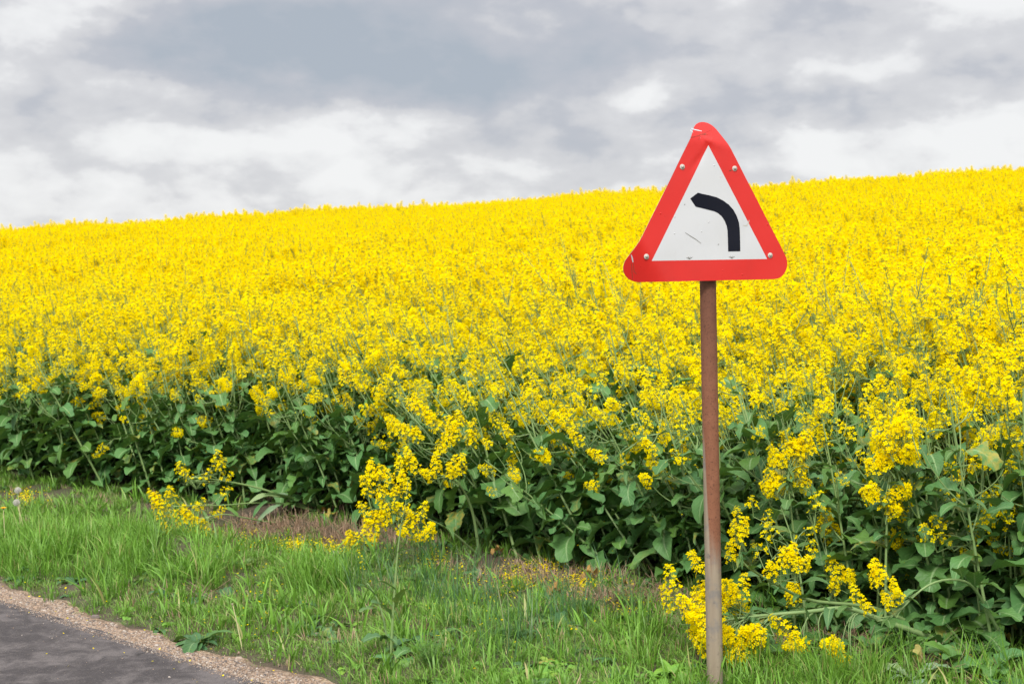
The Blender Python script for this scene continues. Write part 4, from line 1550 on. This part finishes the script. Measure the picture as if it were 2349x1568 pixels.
ZONES = [(170, 'behind the dandelion clocks'), (400, 'behind the tall grass clump'), (620, 'behind the toppled plant'), (900, 'behind the bare stubble patch'),
         (1130, 'around the two heavy flower masses'), (1340, 'behind the petal strewn soil'), (1580, 'just left of the sign post'), (1700, 'straight behind the sign post'),
         (1900, 'just right of the sign post'), (2080, 'around the big globe of blossom'), (2220, 'behind the hooped stem'), (9999, 'at the right end of the edge')]
LEAFPLACES = []
for k, (s, x, y, px, d) in enumerate(near_plants):
    sparse = s < 0.42 and fr.random() < 0.6
    midp = math.exp(-((px - 1330) / 260) ** 2)
    wide = 1 / (1 + math.exp(-(px - 860) / 60)) * (1 if px < 1680 else .8)
    leafy = s < (1.5 if px < 1680 else 1.25) and fr.random() < .42 + .5 * wide
    nsp = 6 if fr.random() > midp * 1.2 else 0
    if s < 1.3 and fr.random() < .5 * midp:
        sparse, leafy, nsp = True, False, 0
    i = len(EDGE_P_PLANTS) + 11 + int(fr.integers(len(EDGE_LEAFY))) if leafy else len(EDGE_P_PLANTS) + (int(fr.integers(6)) if nsp else 6 + int(fr.integers(5))) if sparse else int(fr.integers(len(EDGE_P_PLANTS)))
    tilt, az = lean_at(fr, x, y, s)
    sc = fr.uniform(0.9, 1.08) * (1.0 if s < .8 else 1.10)
    zone = next(z for lim, z in ZONES if px < lim)
    lean = 'upright' if tilt < R(9) else 'slightly leaning' if tilt < R(20) else 'strongly leaning'
    row = 'in front row' if s < 0.35 else 'in second row' if s < .75 else 'deep in crop'
    size = 'leafy' if leafy else 'sparse' if sparse else 'tall'
    lab = f'{size} {lean} rape plant {row} {zone}'
    ro = plant_object(ALLP[i], (x, y, float(zg(x, y)) - 0.01), lean_euler(fr, min(tilt, R(44)), az), lab, GROUP_EDGE, EM[i], scale=sc)
    if s < .8:
        LEAFPLACES.append((i, EM[i][1], Matrix.LocRotScale(ro.location, ro.rotation_euler, ro.scale)))

# ---- the rest of the field as one mass
pts, rots, scs, idx = [], [], [], []
NF = len(FIELD_PLANTS)
for x, y in rest:
    s = float(s_of(x, y))
    tilt, az = lean_at(fr, x, y, s)
    pts.append((x, y, float(zg(x, y)) - .01)); rots.append(tuple(lean_euler(fr, tilt, az))); scs.append(fr.uniform(.98, 1.14)); idx.append(NF + int(fr.integers(len(EDGE_P_PLANTS))) if s > 1.5 or page((x, y, .6))[0] < 1000 or fr.random() < .3 else NF + len(EDGE_P_PLANTS) + int(fr.integers(len(EDGE_LEAFY))))
s = 3.2
rowpts = []
ya = 4.0
while ya < 44:
    cell = 0.20 if ya < 16 else 0.21
    half = 0.46 * ya + 1.5
    for x in np.arange(-half, half, cell):
        rowpts.append((x + fr.uniform(0, cell), ya + fr.uniform(0, cell)))
    ya += cell
for x, y in rowpts:
    s = float(s_of(x, y))
    if s < 3.2 or y < 5:
        continue
    t = (x - EDGE_P[0]) * EDGE_T[0] + (y - EDGE_P[1]) * EDGE_T[1]
    tilt, az = lean_at(fr, x, y, s)
    hgt = 0.93 + 0.16 * float(vnoise(x * .45, y * .45, 19)) + fr.normal(0, .022)
    pts.append((x, y, float(zg(x, y)) - .01)); rots.append(tuple(lean_euler(fr, tilt, az))); scs.append(hgt)
    r_ = fr.random()
    idx.append(int(fr.integers(9)) if r_ < .95 or y > 20 else int(fr.integers(9, 12)))
for px, py, d in [(2130, 430, 7.6), (2060, 470, 8.4), (1960, 470, 8.8), (2230, 470, 8.0), (2290, 440, 7.8), (1840, 500, 9), (1900, 520, 8.6), (2180, 540, 7.6), (2010, 560, 7.8), (2310, 560, 7.3), (1790, 600, 8.6),
                  (1320, 490, 10.5), (1390, 510, 10), (1250, 520, 10.5), (1180, 540, 11), (1070, 570, 11.5), (1430, 560, 9.5), (880, 610, 12.5), (770, 600, 13), (640, 590, 14.5), (1100, 640, 10.5), (1330, 600, 9.6), (950, 690, 11.5), (2080, 620, 7.4), (1930, 640, 8)]:
    q = P(px, py + (115 if px > 1700 else 75), d)
    g0 = float(zg(q.x, q.y))
    tilt, az = R(fr.uniform(6, 16)), math.pi * fr.uniform(.85, 1.15)
    L = (q.z - g0) / math.cos(tilt) / 1.22
    bx = q.x - math.cos(az) * math.sin(tilt) * L * 1.15
    by = q.y - math.sin(az) * math.sin(tilt) * L * 1.15
    pts.append((bx, by, g0 - .01)); rots.append(tuple(lean_euler(fr, tilt, az))); scs.append(L); idx.append(int(fr.integers(9, 12)))
protos = [p.joined().build('rape_stand', JOIN_MATS, link=False) for p in FIELD_PLANTS + EDGE_P_PLANTS + EDGE_LEAFY]
# name order decides the pick order
for k, o in enumerate(protos):
    o.name = 'rape_stand.%03d' % (k + 1)
scatter('rapeseed_crop', pts, rots, scs, idx, protos, 'dense mass of yellow oilseed rape covering the hill')
print('field plants', len(pts))

# ------------------------------------------------------------------ grass, weeds, litter
tr = np.random.default_rng(77)


def tuft(n, h, spread, width, matname, lean=0.5, thin=False):
    mb = MB()
    for i in range(n):
        a = tr.uniform(0, 6.28); rr = spread * math.sqrt(tr.random())
        p0 = np.array((rr * math.cos(a), rr * math.sin(a), -0.01))
        a2 = a + tr.normal(0, .8)
        hh = h * tr.uniform(.55, 1.15)
        le = lean * tr.uniform(.1, 1.0)
        out = np.array((math.cos(a2), math.sin(a2), 0))
        side = np.array((-out[1], out[0], 0)) * math.cos(tr.uniform(-.9, .9)) + out * .4
        side = unit(side)
        pts = bez(p0, p0 + out * hh * le * .25 + (0, 0, hh * .62), p0 + out * hh * le + (0, 0, hh * (1 - .45 * le * le)), 5)
        w = width * tr.uniform(.7, 1.3)
        ws = np.array((.75, 1.0, .85, .5, 0.06)) * w * .5
        V = np.concatenate((pts - side * ws[:, None], pts + side * ws[:, None]))
        j = np.arange(4)
        uid = mb.next_id()
        uv = np.column_stack((np.full(10, uid + .5), np.tile(np.linspace(0, 1, 5), 2)))
        mb.add(V, np.stack((j, j + 5, j + 6, j + 1), -1), uv)
    return mb


def weedlet(n, size, mat, kind='round'):
    mb = MB()
    for i in range(n):
        a = tr.uniform(0, 6.28)
        ln = size * tr.uniform(.6, 1.2)
        p0 = np.array((math.cos(a), math.sin(a), 0)) * size * .3 * tr.random()
        leaf(mb, p0, np.array((math.cos(a), math.sin(a), tr.uniform(.3, 1.2))), ln, ln * tr.uniform(.35, .55), .8, kind, tr)
    return mb


TUFTS = []


def reg(mb, mat):
    o = mb.build('tuft', mat, link=False)
    o.name = 'tuft.%03d' % (len(TUFTS) + 1)
    TUFTS.append(o)
    return len(TUFTS) - 1


T_SHORT = [reg(tuft(28, .042, .05, .0030, 0, 1.3), M_GRASSP) for _ in range(4)]
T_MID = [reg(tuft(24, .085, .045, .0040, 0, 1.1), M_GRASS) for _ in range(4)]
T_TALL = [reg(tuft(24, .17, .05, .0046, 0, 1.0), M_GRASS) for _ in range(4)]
T_WIDE = [reg(tuft(7, .16, .05, .0095, 0, 1.1), M_GRASS) for _ in range(4)]
T_BLUE = [reg(tuft(9, .27, .05, .0028, 0, .7), M_GRASSB) for _ in range(3)]
T_WEED = [reg(weedlet(9, .05, 0), M_WEED) for _ in range(3)]
T_BROAD = [reg(weedlet(8, .085, 0, 'upper'), M_DOCK) for _ in range(3)]
T_STUB = [reg(tuft(16, .075, .06, .0035, 0, .7), M_STRAW) for _ in range(3)]


def blob(px, py, rx, ry):
    c = G(px, py)
    ex = G(px + rx, py); ey = G(px, py + ry)
    return np.array(c)[:2], np.linalg.norm(np.array(ex - c)[:2]), np.linalg.norm(np.array(ey - c)[:2])


def infl(b, x, y):
    """falloff of an elliptical place on the ground, page axes taken as x and depth"""
    (c, ax, ay) = b
    return math.exp(-(((x - c[0]) / ax) ** 2 + ((y - c[1]) / ay) ** 2))


B_TALL = [blob(150, 1265, 230, 45), blob(290, 1290, 80, 36), blob(470, 1320, 60, 22), blob(720, 1330, 80, 30)]
B_TALL2 = [blob(1720, 1560, 120, 40), blob(1950, 1560, 300, 40), blob(1500, 1500, 90, 60)]
B_BARE = [blob(620, 1215, 170, 28), blob(800, 1240, 160, 26), blob(200, 1285, 40, 12), blob(470, 1365, 55, 14), blob(60, 1140, 90, 20), blob(425, 1262, 90, 24), blob(1230, 1330, 160, 30), blob(1420, 1370, 160, 26), blob(1580, 1420, 60, 40), blob(1090, 1290, 90, 20), blob(1900, 1470, 200, 36), blob(2150, 1510, 200, 36), blob(1360, 1320, 200, 22), blob(560, 1195, 120, 20)]
B_BLUE = [blob(1060, 1380, 120, 80), blob(960, 1330, 120, 60), blob(1350, 1400, 120, 50), blob(1160, 1470, 120, 70)]
B_LIME = [blob(1540, 1535, 70, 30), blob(1490, 1555, 80, 20), blob(1250, 1545, 110, 25)]
B_STUB = [blob(620, 1205, 150, 28), blob(830, 1232, 130, 26), blob(1430, 1365, 150, 26), blob(1230, 1325, 160, 26), blob(1590, 1420, 70, 40), blob(1860, 1470, 160, 30)]
gp, grot, gs, gi = [], [], [], []
nstep = 0.042
for t in np.arange(-4.5, 6.6, nstep):
    for r in np.arange(0.16, 3.4, nstep):
        x, y = road_pt(t + tr.uniform(0, nstep), r + tr.uniform(0, nstep))
        rr = float(r_of(x, y)); s = float(s_of(x, y))
        if s > 0.55 or y < 4.2:
            continue
        go = gravel_out(t)
        if rr < go + 0.05 * tr.normal():
            if tr.random() > 0.035 * max(0, rr / go):
                continue
        px, py, d = page((x, y, 0))
        bare = max(infl(b, x, y) for b in B_BARE)
        edgebare = math.exp(-((s + 0.2) / 0.25) ** 2) * 0.5
        if s > 0.1: edgebare = .9
        pr = 0.95 * (1 - min(1, bare * 1.05)) * (1 - edgebare)
        creep = math.exp(-((rr - go) / .12) ** 2)
        pr *= min(1.0, creep + max(0.12, 4.2 * (float(fbm(x * 3, y * 3, 55)) - .17)))
        stub = max(infl(b, x, y) for b in B_STUB)
        if tr.random() < stub * .30:
            k = T_STUB[int(tr.integers(3))]
        else:
            if tr.random() > pr:
                continue
            tall = max(infl(b, x, y) for b in B_TALL); tall2 = max(infl(b, x, y) for b in B_TALL2)
            blue = max(infl(b, x, y) for b in B_BLUE); lime = max(infl(b, x, y) for b in B_LIME)
            q = tr.random()
            n = float(fbm(x * 1.2 + 9, y * 1.2, 66))
            if tr.random() < lime * .7: k = T_WEED[int(tr.integers(3))]
            elif tr.random() < blue * .22: k = T_BLUE[int(tr.integers(3))]
            elif tr.random() < tall * .7: k = T_TALL[int(tr.integers(4))]
            elif tr.random() < tall2 * .28: k = T_TALL[int(tr.integers(4))]
            elif tr.random() < .30 + .9 * (n - .45) + .25 * tall: k = T_MID[int(tr.integers(4))]
            elif tr.random() < .10: k = T_WIDE[int(tr.integers(4))]
            elif tr.random() < .05: k = T_STUB[int(tr.integers(3))]
            elif q < .045: k = T_WEED[int(tr.integers(3))]
            elif q < .075: k = T_BROAD[int(tr.integers(3))]
            else: k = T_SHORT[int(tr.integers(4))]
        gp.append((x, y, float(zg(x, y)))); gi.append(k)
        grot.append((tr.normal(0, .12), tr.normal(0, .12), tr.uniform(0, 6.28)))
        gs.append(tr.uniform(.6, 1.2) * (1.05 if k in T_TALL and px < 400 else 1) * (.55 if rr < go + .08 else 1))
scatter('grass', gp, grot, gs, gi, TUFTS, 'green roadside grass with weeds and dry stubble')
print('tufts', len(gp))

# far verge across the road: plain rough grass, coarser
fp, frot, fs, fi = [], [], [], []

# pebbles
def stone(k):
    rg2 = np.random.default_rng(100 + k)
    th = np.linspace(0, math.pi, 5); ph = np.linspace(0, 2 * math.pi, 7, endpoint=False)
    V = [(0, 0, 1)]
    for a in th[1:-1]:
        for b in ph:
            V.append((math.sin(a) * math.cos(b), math.sin(a) * math.sin(b), math.cos(a)))
    V.append((0, 0, -1))
    V = np.array(V) * rg2.uniform(.75, 1.2, (len(V), 1)) * np.array((1, rg2.uniform(.6, .9), rg2.uniform(.4, .65)))
    mb = MB()
    j = np.arange(7)
    F = [np.stack((np.zeros(7, int), 1 + j, 1 + (j + 1) % 7), -1)]
    quads = []
    for i in range(2):
        quads.append(np.stack((1 + i * 7 + j, 1 + (i + 1) * 7 + j, 1 + (i + 1) * 7 + (j + 1) % 7, 1 + i * 7 + (j + 1) % 7), -1))
    F.append(np.concatenate(quads))
    F.append(np.stack((np.full(7, 22), 15 + (j + 1) % 7, 15 + j), -1))
    mb.add(V, F)
    return mb


stones = []
for k in range(6):
    o = stone(k).build('pebble', M_STONE, link=False, smooth=False)
    o.name = 'pebble.%03d' % (k + 1)
    stones.append(o)
pp, prot, ps, pi_ = [], [], [], []
for _ in range(30000):
    t = tr.uniform(-1.6, 5.5)
    go = gravel_out(t)
    r = go * tr.beta(1.3, 1.2) * 1.12 - .05
    if tr.random() < .03: r = tr.uniform(-.5, .0) ** 3 * 4
    if tr.random() < .03: r = go + abs(tr.normal(0, .35))
    x, y = road_pt(t, r)
    pp.append((x, y, float(zg(x, y)) + (.013 if r < 0 else .005)))
    prot.append((tr.normal(0, .4), tr.normal(0, .4), tr.uniform(0, 6.28)))
    ps.append(min(.015, .0018 + tr.gamma(1.3, .0014)) * (.6 if r < 0 else 1)); pi_.append(int(tr.integers(6)))
scatter('gravel', pp, prot, ps, pi_, stones, 'sandy gravel and small pebbles along the road edge')

# fallen petals
def petals():
    mb = MB()
    def drop(x, y, z, sz):
        a = tr.uniform(0, 6.28); d = unit((tr.normal(0, .4), tr.normal(0, .4), 1))
        A = frame(d, roll=a) * sz
        V = np.array([(0, 0, 0), (.5, .38, .08), (1, .25, .05), (1, -.25, .1), (.5, -.38, .02)]) @ A.T + (x, y, z)
        uid = mb.next_id()
        mb.add(V, np.arange(5)[None], np.column_stack((np.full(5, uid + .3), (0.4, .6, 1, 1, .6))))
    for (px, py, rx, ry, n) in ((680, 1255, 110, 18, 420), (760, 1262, 120, 16, 320), (60, 1145, 70, 18, 380), (1180, 1335, 140, 22, 420), (1330, 1345, 130, 25, 480), (1250, 1310, 150, 18, 300), (1440, 1395, 130, 30, 220),
                                (560, 1235, 100, 25, 120), (1000, 1290, 120, 25, 160), (1800, 1470, 250, 40, 200), (2250, 1530, 120, 25, 120), (1100, 1400, 400, 90, 200), (600, 1380, 500, 90, 140)):
        for _ in range(n):
            q = G(px + tr.normal(0, .55) * rx * tr.random(), py + tr.normal(0, .6) * ry)
            drop(q.x, q.y, q.z + tr.uniform(.008, .035), tr.uniform(.009, .014))
    for _ in range(150):
        t = tr.uniform(-1.5, 5); r = tr.normal(0.05, .32)
        x, y = road_pt(t, r)
        drop(x, y, float(zg(x, y)) + .02, tr.uniform(.007, .011))
    for (p, me, M) in LEAFPLACES:
        n = len(me.vertices)
        for _ in range(int(tr.integers(5, 13))):
            v = M @ me.vertices[int(tr.integers(n))].co
            drop(v.x, v.y, v.z + .003, tr.uniform(.007, .011))
    tag(mb.build('fallen_petals', M_PETAL), 'yellow petals fallen on the soil, stubble and road edge', kind='stuff')


petals()


def straw():
    mb = MB()
    for (px, py, rx, ry, n, up) in ((640, 1215, 150, 22, 420, .5), (830, 1238, 110, 18, 420, 1.0), (1430, 1372, 140, 22, 420, .25), (1250, 1330, 160, 22, 300, .3), (1590, 1420, 60, 40, 220, .3), (1900, 1480, 160, 30, 420, .3), (2250, 1540, 120, 25, 120, .3), (120, 1170, 120, 20, 60, .2), (480, 1370, 50, 12, 50, .4), (2000, 1520, 160, 20, 120, .2)):
        for _ in range(n):
            q = np.array(G(px + tr.normal(0, .6) * rx, py + tr.normal(0, .6) * ry))
            a = tr.uniform(0, 6.28); e = abs(tr.normal(0, .35)) + up * tr.random()
            l = tr.uniform(.04, .13)
            d = np.array((math.cos(a) * math.cos(e), math.sin(a) * math.cos(e), math.sin(e)))
            w = tr.uniform(.0009, .0019)
            p0 = q + (0, 0, .004)
            tube(mb, [p0, p0 + d * l * .5 + tr.normal(0, .003, 3), p0 + d * l], w, w * .8, 3)
    tag(mb.build('straw_litter', M_STRAW), 'brown straw stubble and dead stalks on the soil by the crop', kind='stuff')


straw()


# ---- weeds one can tell apart
def rosette(name, loc, n, ln, wr, mat, label, cat='weed', kind='strap', up=(.2, 1.0), group=None, stem=None):
    root = empty(name, loc, label, cat, group)
    mb = MB()
    for i in range(n):
        a = i * 2.39996 + tr.uniform(-.3, .3)
        l = ln * tr.uniform(.6, 1.15)
        leaf(mb, (0, 0, 0.0), (math.cos(a), math.sin(a), tr.uniform(*up)), l, l * wr * tr.uniform(.8, 1.2), tr.uniform(.6, 1.4), kind, tr)
    mb.build('foliage', mat, root)
    return root


def feather(loc, n, h, label, name='feathery_weed', wide=.5):
    root = empty(name, loc, label, 'weed')
    mb = MB(); sm = MB()
    for i in range(n):
        a = i * 2.39996
        out = np.array((math.cos(a), math.sin(a), 0))
        e = out * h * wide * tr.uniform(.4, 1.1) + (0, 0, h * tr.uniform(.5, 1.0))
        st = bez((0, 0, 0), out * h * .15 + (0, 0, h * .4), e, 7)
        tube(sm, st, .0014, .0007, 3)
        for j in range(2, 7):
            for sd in (-1, 1):
                for q in range(3):
                    d = unit(np.cross(out, (0, 0, 1)) * sd + out * .6 + tr.normal(0, .35, 3) + (0, 0, .25))
                    l = h * .20 * (1.15 - j / 8) * tr.uniform(.6, 1.2)
                    w = np.cross(d, (0, 0, 1)) * .0016
                    p0 = st[j]
                    V = np.array([p0 - w, p0 + w, p0 + d * l * .6 + w * .8, p0 + d * l, p0 + d * l * .6 - w * .8])
                    uid = mb.next_id()
                    mb.add(V, np.arange(5)[None], np.column_stack((np.full(5, uid + .5), (0, 0, .6, 1, .6))))
    mb.build('foliage', M_FERN, root)
    sm.build('stem', M_STEM, root)


rosette('dock_plant', G(455, 1478), 16, .17, .30, M_DOCK, 'dark green dock with curled leaves at the gravel edge')
rosette('thistle_rosette', G(55, 1330), 12, .16, .25, M_DOCK, 'flat dark weed rosette on the worn verge at the left', up=(.05, .5))
rosette('dandelion_rosette', G(1290, 1440), 12, .17, .20, M_DOCK, 'jagged leaved dandelion rosette in the grass before the crop')
rosette('broadleaf_weed', G(1420, 1480), 12, .11, .36, M_WEED, 'light green broad leaved weed in the grass left of the post', kind='upper')
rosette('broadleaf_weed', G(1540, 1552), 26, .10, .40, M_WEED, 'lime green leafy weed patch beside the foot of the post', kind='upper', up=(.4, 1.6))
rosette('broadleaf_weed', G(1240, 1550), 12, .12, .34, M_WEED, 'pale weed with oval leaves at the bottom of the verge', kind='upper', up=(.2, 1.0))
rosette('rape_seedling', G(900, 1520), 8, .13, .42, M_LEAF, 'small blue green rape seedling at the foot of the lone plant', kind='lower')
rosette('sow_thistle', G(2090, 1560), 10, .16, .40, M_PALELEAF, 'pale toothed leaves of a sow thistle at the bottom right', kind='lower', up=(.3, 1.0))
rosette('sow_thistle', G(2290, 1568), 8, .14, .4, M_DOCK, 'dark leaved sow thistle below the yellowed leaf', kind='lower', up=(.3, 1.0))
rosette('rape_seedling', G(1745, 1510), 8, .12, .42, M_LEAF, 'small dark rape seedling low down between post and flattened plant', kind='lower', up=(.3, 1.2))
rosette('rape_seedling', G(1960, 1510), 9, .15, .45, M_LEAF, 'dark wavy leaved rape seedling under the flattened stem', kind='lower', up=(.3, 1.2))
rosette('rape_seedling', G(2060, 1490), 9, .15, .45, M_LEAF, 'broad leaved rape seedling by the root of the flattened plant', kind='lower', up=(.3, 1.2))
for k, (px, py, ln) in enumerate([(1800, 1440, .2), (1880, 1455, .22), (1960, 1440, .2), (2040, 1462, .2), (2150, 1490, .2), (2230, 1475, .22), (2310, 1525, .22), (1840, 1500, .15), (1700, 1440, .17), (2200, 1535, .16), (1760, 1400, .2), (2330, 1450, .24), (1900, 1500, .17), (2000, 1500, .18), (2100, 1480, .2), (2270, 1550, .17), (1850, 1400, .2), (1950, 1385, .22), (2050, 1400, .22), (2160, 1430, .22), (1720, 1480, .13)]):
    rosette('leafy_rape_plant', G(px, py), 11, ln, .46, M_LEAF, 'low flowerless rape plant in the leafy tangle right of the post', kind='lower', up=(.3, 1.8), group='low flowerless rape plants')
feather(G(985, 1535), 26, .16, 'soft bright green mayweed clump in the grass', 'mayweed')
feather(G(1440, 1400), 16, .15, 'ferny cow parsley leaves against the dark crop foot', 'cow_parsley', .9)
feather(G(1345, 1410), 14, .13, 'smaller cow parsley leaf spray left of the larger one', 'cow_parsley', .9)
feather(G(1080, 1310), 12, .12, 'cow parsley sprig below the leaning rape plant', 'cow_parsley', .8)
feather(G(2080, 1520), 16, .15, 'feathery weed in front of the root of the flattened plant', 'mayweed', .8)
feather(G(2230, 1520), 16, .17, 'dark feathery weed at the foot of the hooped rape stem', 'mayweed', .8)
feather(G(1880, 1535), 14, .12, 'feathery weed under the low yellow heads right of the post', 'mayweed', .8)

M_SEED = mat_plain('dandelion_seed_fluff', (.62, .60, .55), .9, 0, .1, 40, trans=.4)
M_DANDY = mat_plain('dandelion_yellow', (.90, .55, .005), .6, 0, .15, 40, trans=.2)
M_STALK = mat_plain('dandelion_stalk', (.42, .40, .20), .6, 0, .3, 12)
M_CALYX = mat_plain('dandelion_base', (.30, .26, .16), .7, 0, .3, 30)


def dandelion(px, py, bx, by, kind, label):
    b = np.array(G(bx, by)); d = page(b)[2]
    top = pt((px, py), d) - b
    root = empty('dandelion', b, label, 'dandelion')
    sm = MB()
    tube(sm, bez((0, 0, -.01), top * .5 + (0, 0, .01), top, 8), .0032, .0022, 6)
    sm.build('stalk', M_STALK, root)
    mb = MB(); cb = MB()
    if kind == 'clock':
        for i in range(150):
            z = 1 - 2 * (i + .5) / 150; a = i * 2.39996; q = math.sqrt(max(0, 1 - z * z))
            dv = np.array((q * math.cos(a), q * math.sin(a), z))
            p1 = top + dv * .018
            tube(mb, [top + dv * .004, p1], .0003, .0003, 3)
            F = frame(dv)
            for k in range(6):
                an = k * math.pi / 3
                e = p1 + (F[:, 0] * math.cos(an) + F[:, 1] * math.sin(an)) * .0055 + dv * .003
                w = (F[:, 0] * -math.sin(an) + F[:, 1] * math.cos(an)) * .0006
                mb.add([p1 - w, p1 + w, e], np.arange(3)[None])
        mb.build('seed_head', M_SEED, root)
    elif kind == 'flower':
        for i in range(70):
            a = i * 2.39996; q = math.sqrt((i + 1) / 70)
            dv = unit((math.cos(a) * q, math.sin(a) * q, .75 - .45 * q))
            w = np.cross(dv, (0, 0, 1)) * .0022
            l = .006 + .014 * q
            mb.add([top - w * .5, top + w * .5, top + dv * l + w, top + dv * l - w], np.arange(4)[None])
        mb.build('flower_head', M_DANDY, root)
    tube(cb, [top - (0, 0, .008), top - (0, 0, .003), top + (0, 0, .002)], .002, .0055, 8, 0, True)
    cb.build('flower_base', M_CALYX, root)
    return root


dandelion(41, 1124, 48, 1222, 'clock', 'tall round white dandelion clock at the left end of the verge')
dandelion(38, 1152, 62, 1235, 'clock', 'lower dandelion clock just beneath the taller one')
dandelion(8, 1166, 12, 1262, 'flower', 'yellow dandelion flower at the left edge of the verge')
dandelion(533, 1384, 557, 1490, 'bare', 'bald dandelion stalk that has shed its seeds by the dock')

# withered leaves at the crop foot
wl = [(1290, 1370, 'rust brown withered leaf curled on the soil left of the post', M_DEAD, .14), (1375, 1330, 'brown withered leaf hanging under the crop in front of pale stems', M_DEAD, .16), (1155, 1275, 'orange brown withered leaf under the crop beside the leaning plant', M_DEAD, .13),
      (1500, 1415, 'crumpled tan leaf in the stubble near the post', M_DEAD, .12), (770, 1195, 'yellow brown withered leaf behind the stubble', M_YELLEAF, .15), (735, 1180, 'orange withered leaf by the root of the toppled plant', M_DEAD, .12),
      (2110, 1535, 'mottled yellow and green dying leaf at the bottom right', M_YELLEAF, .16), (2318, 1478, 'pale dried leaf standing at the right end of the edge', M_YELLEAF, .16), (1240, 1265, 'small yellowed leaf low in the crop', M_YELLEAF, .1),
      (1640, 1410, 'brown leaf scrap on the soil behind the post', M_DEAD, .1), (1330, 1290, 'large yellowing leaf drooping at the crop foot', M_YELLEAF, .15), (1420, 1345, 'curled brown leaf beneath the dark foliage', M_DEAD, .13)]
for px, py, lab, mt, ln in wl:
    b = G(px, py)
    root = empty('withered_leaf', b, lab, 'dead leaf')
    mb = MB()
    a = tr.uniform(math.pi * .8, math.pi * 2.2)
    leaf(mb, (0, 0, .01), (math.cos(a), -.5, tr.uniform(.5, 1.4)), ln * .7, ln * .36, 2.2, 'lower', tr, 0, .8, .6, 1.4)
    mb.build('blade', mt, root)
    sm = MB()
    tube(sm, [(0, 0, -.005), (0, 0, .012)], .0025, .002, 5)
    sm.build('stalk', M_STALK, root)

# larger loose stones on the shoulder
for px, py, sz, lab in ((218, 1418, .022, 'pale grey stone lying on the gravel between grass and road'), (340, 1480, .012, 'small dark stone on the gravel below the dock'), (548, 1512, .016, 'brown grey stone on the gravel by the bald dandelion stalk'), (82, 1395, .018, 'dark lump of soil on the gravel at the left')):
    q = G(px, py)
    o = stone(20 + px).build('stone', M_STONE, smooth=False)
    o.location = q + Vector((0, 0, sz * .3))
    o.scale = (sz,) * 3
    tag(o, lab, 'stone')
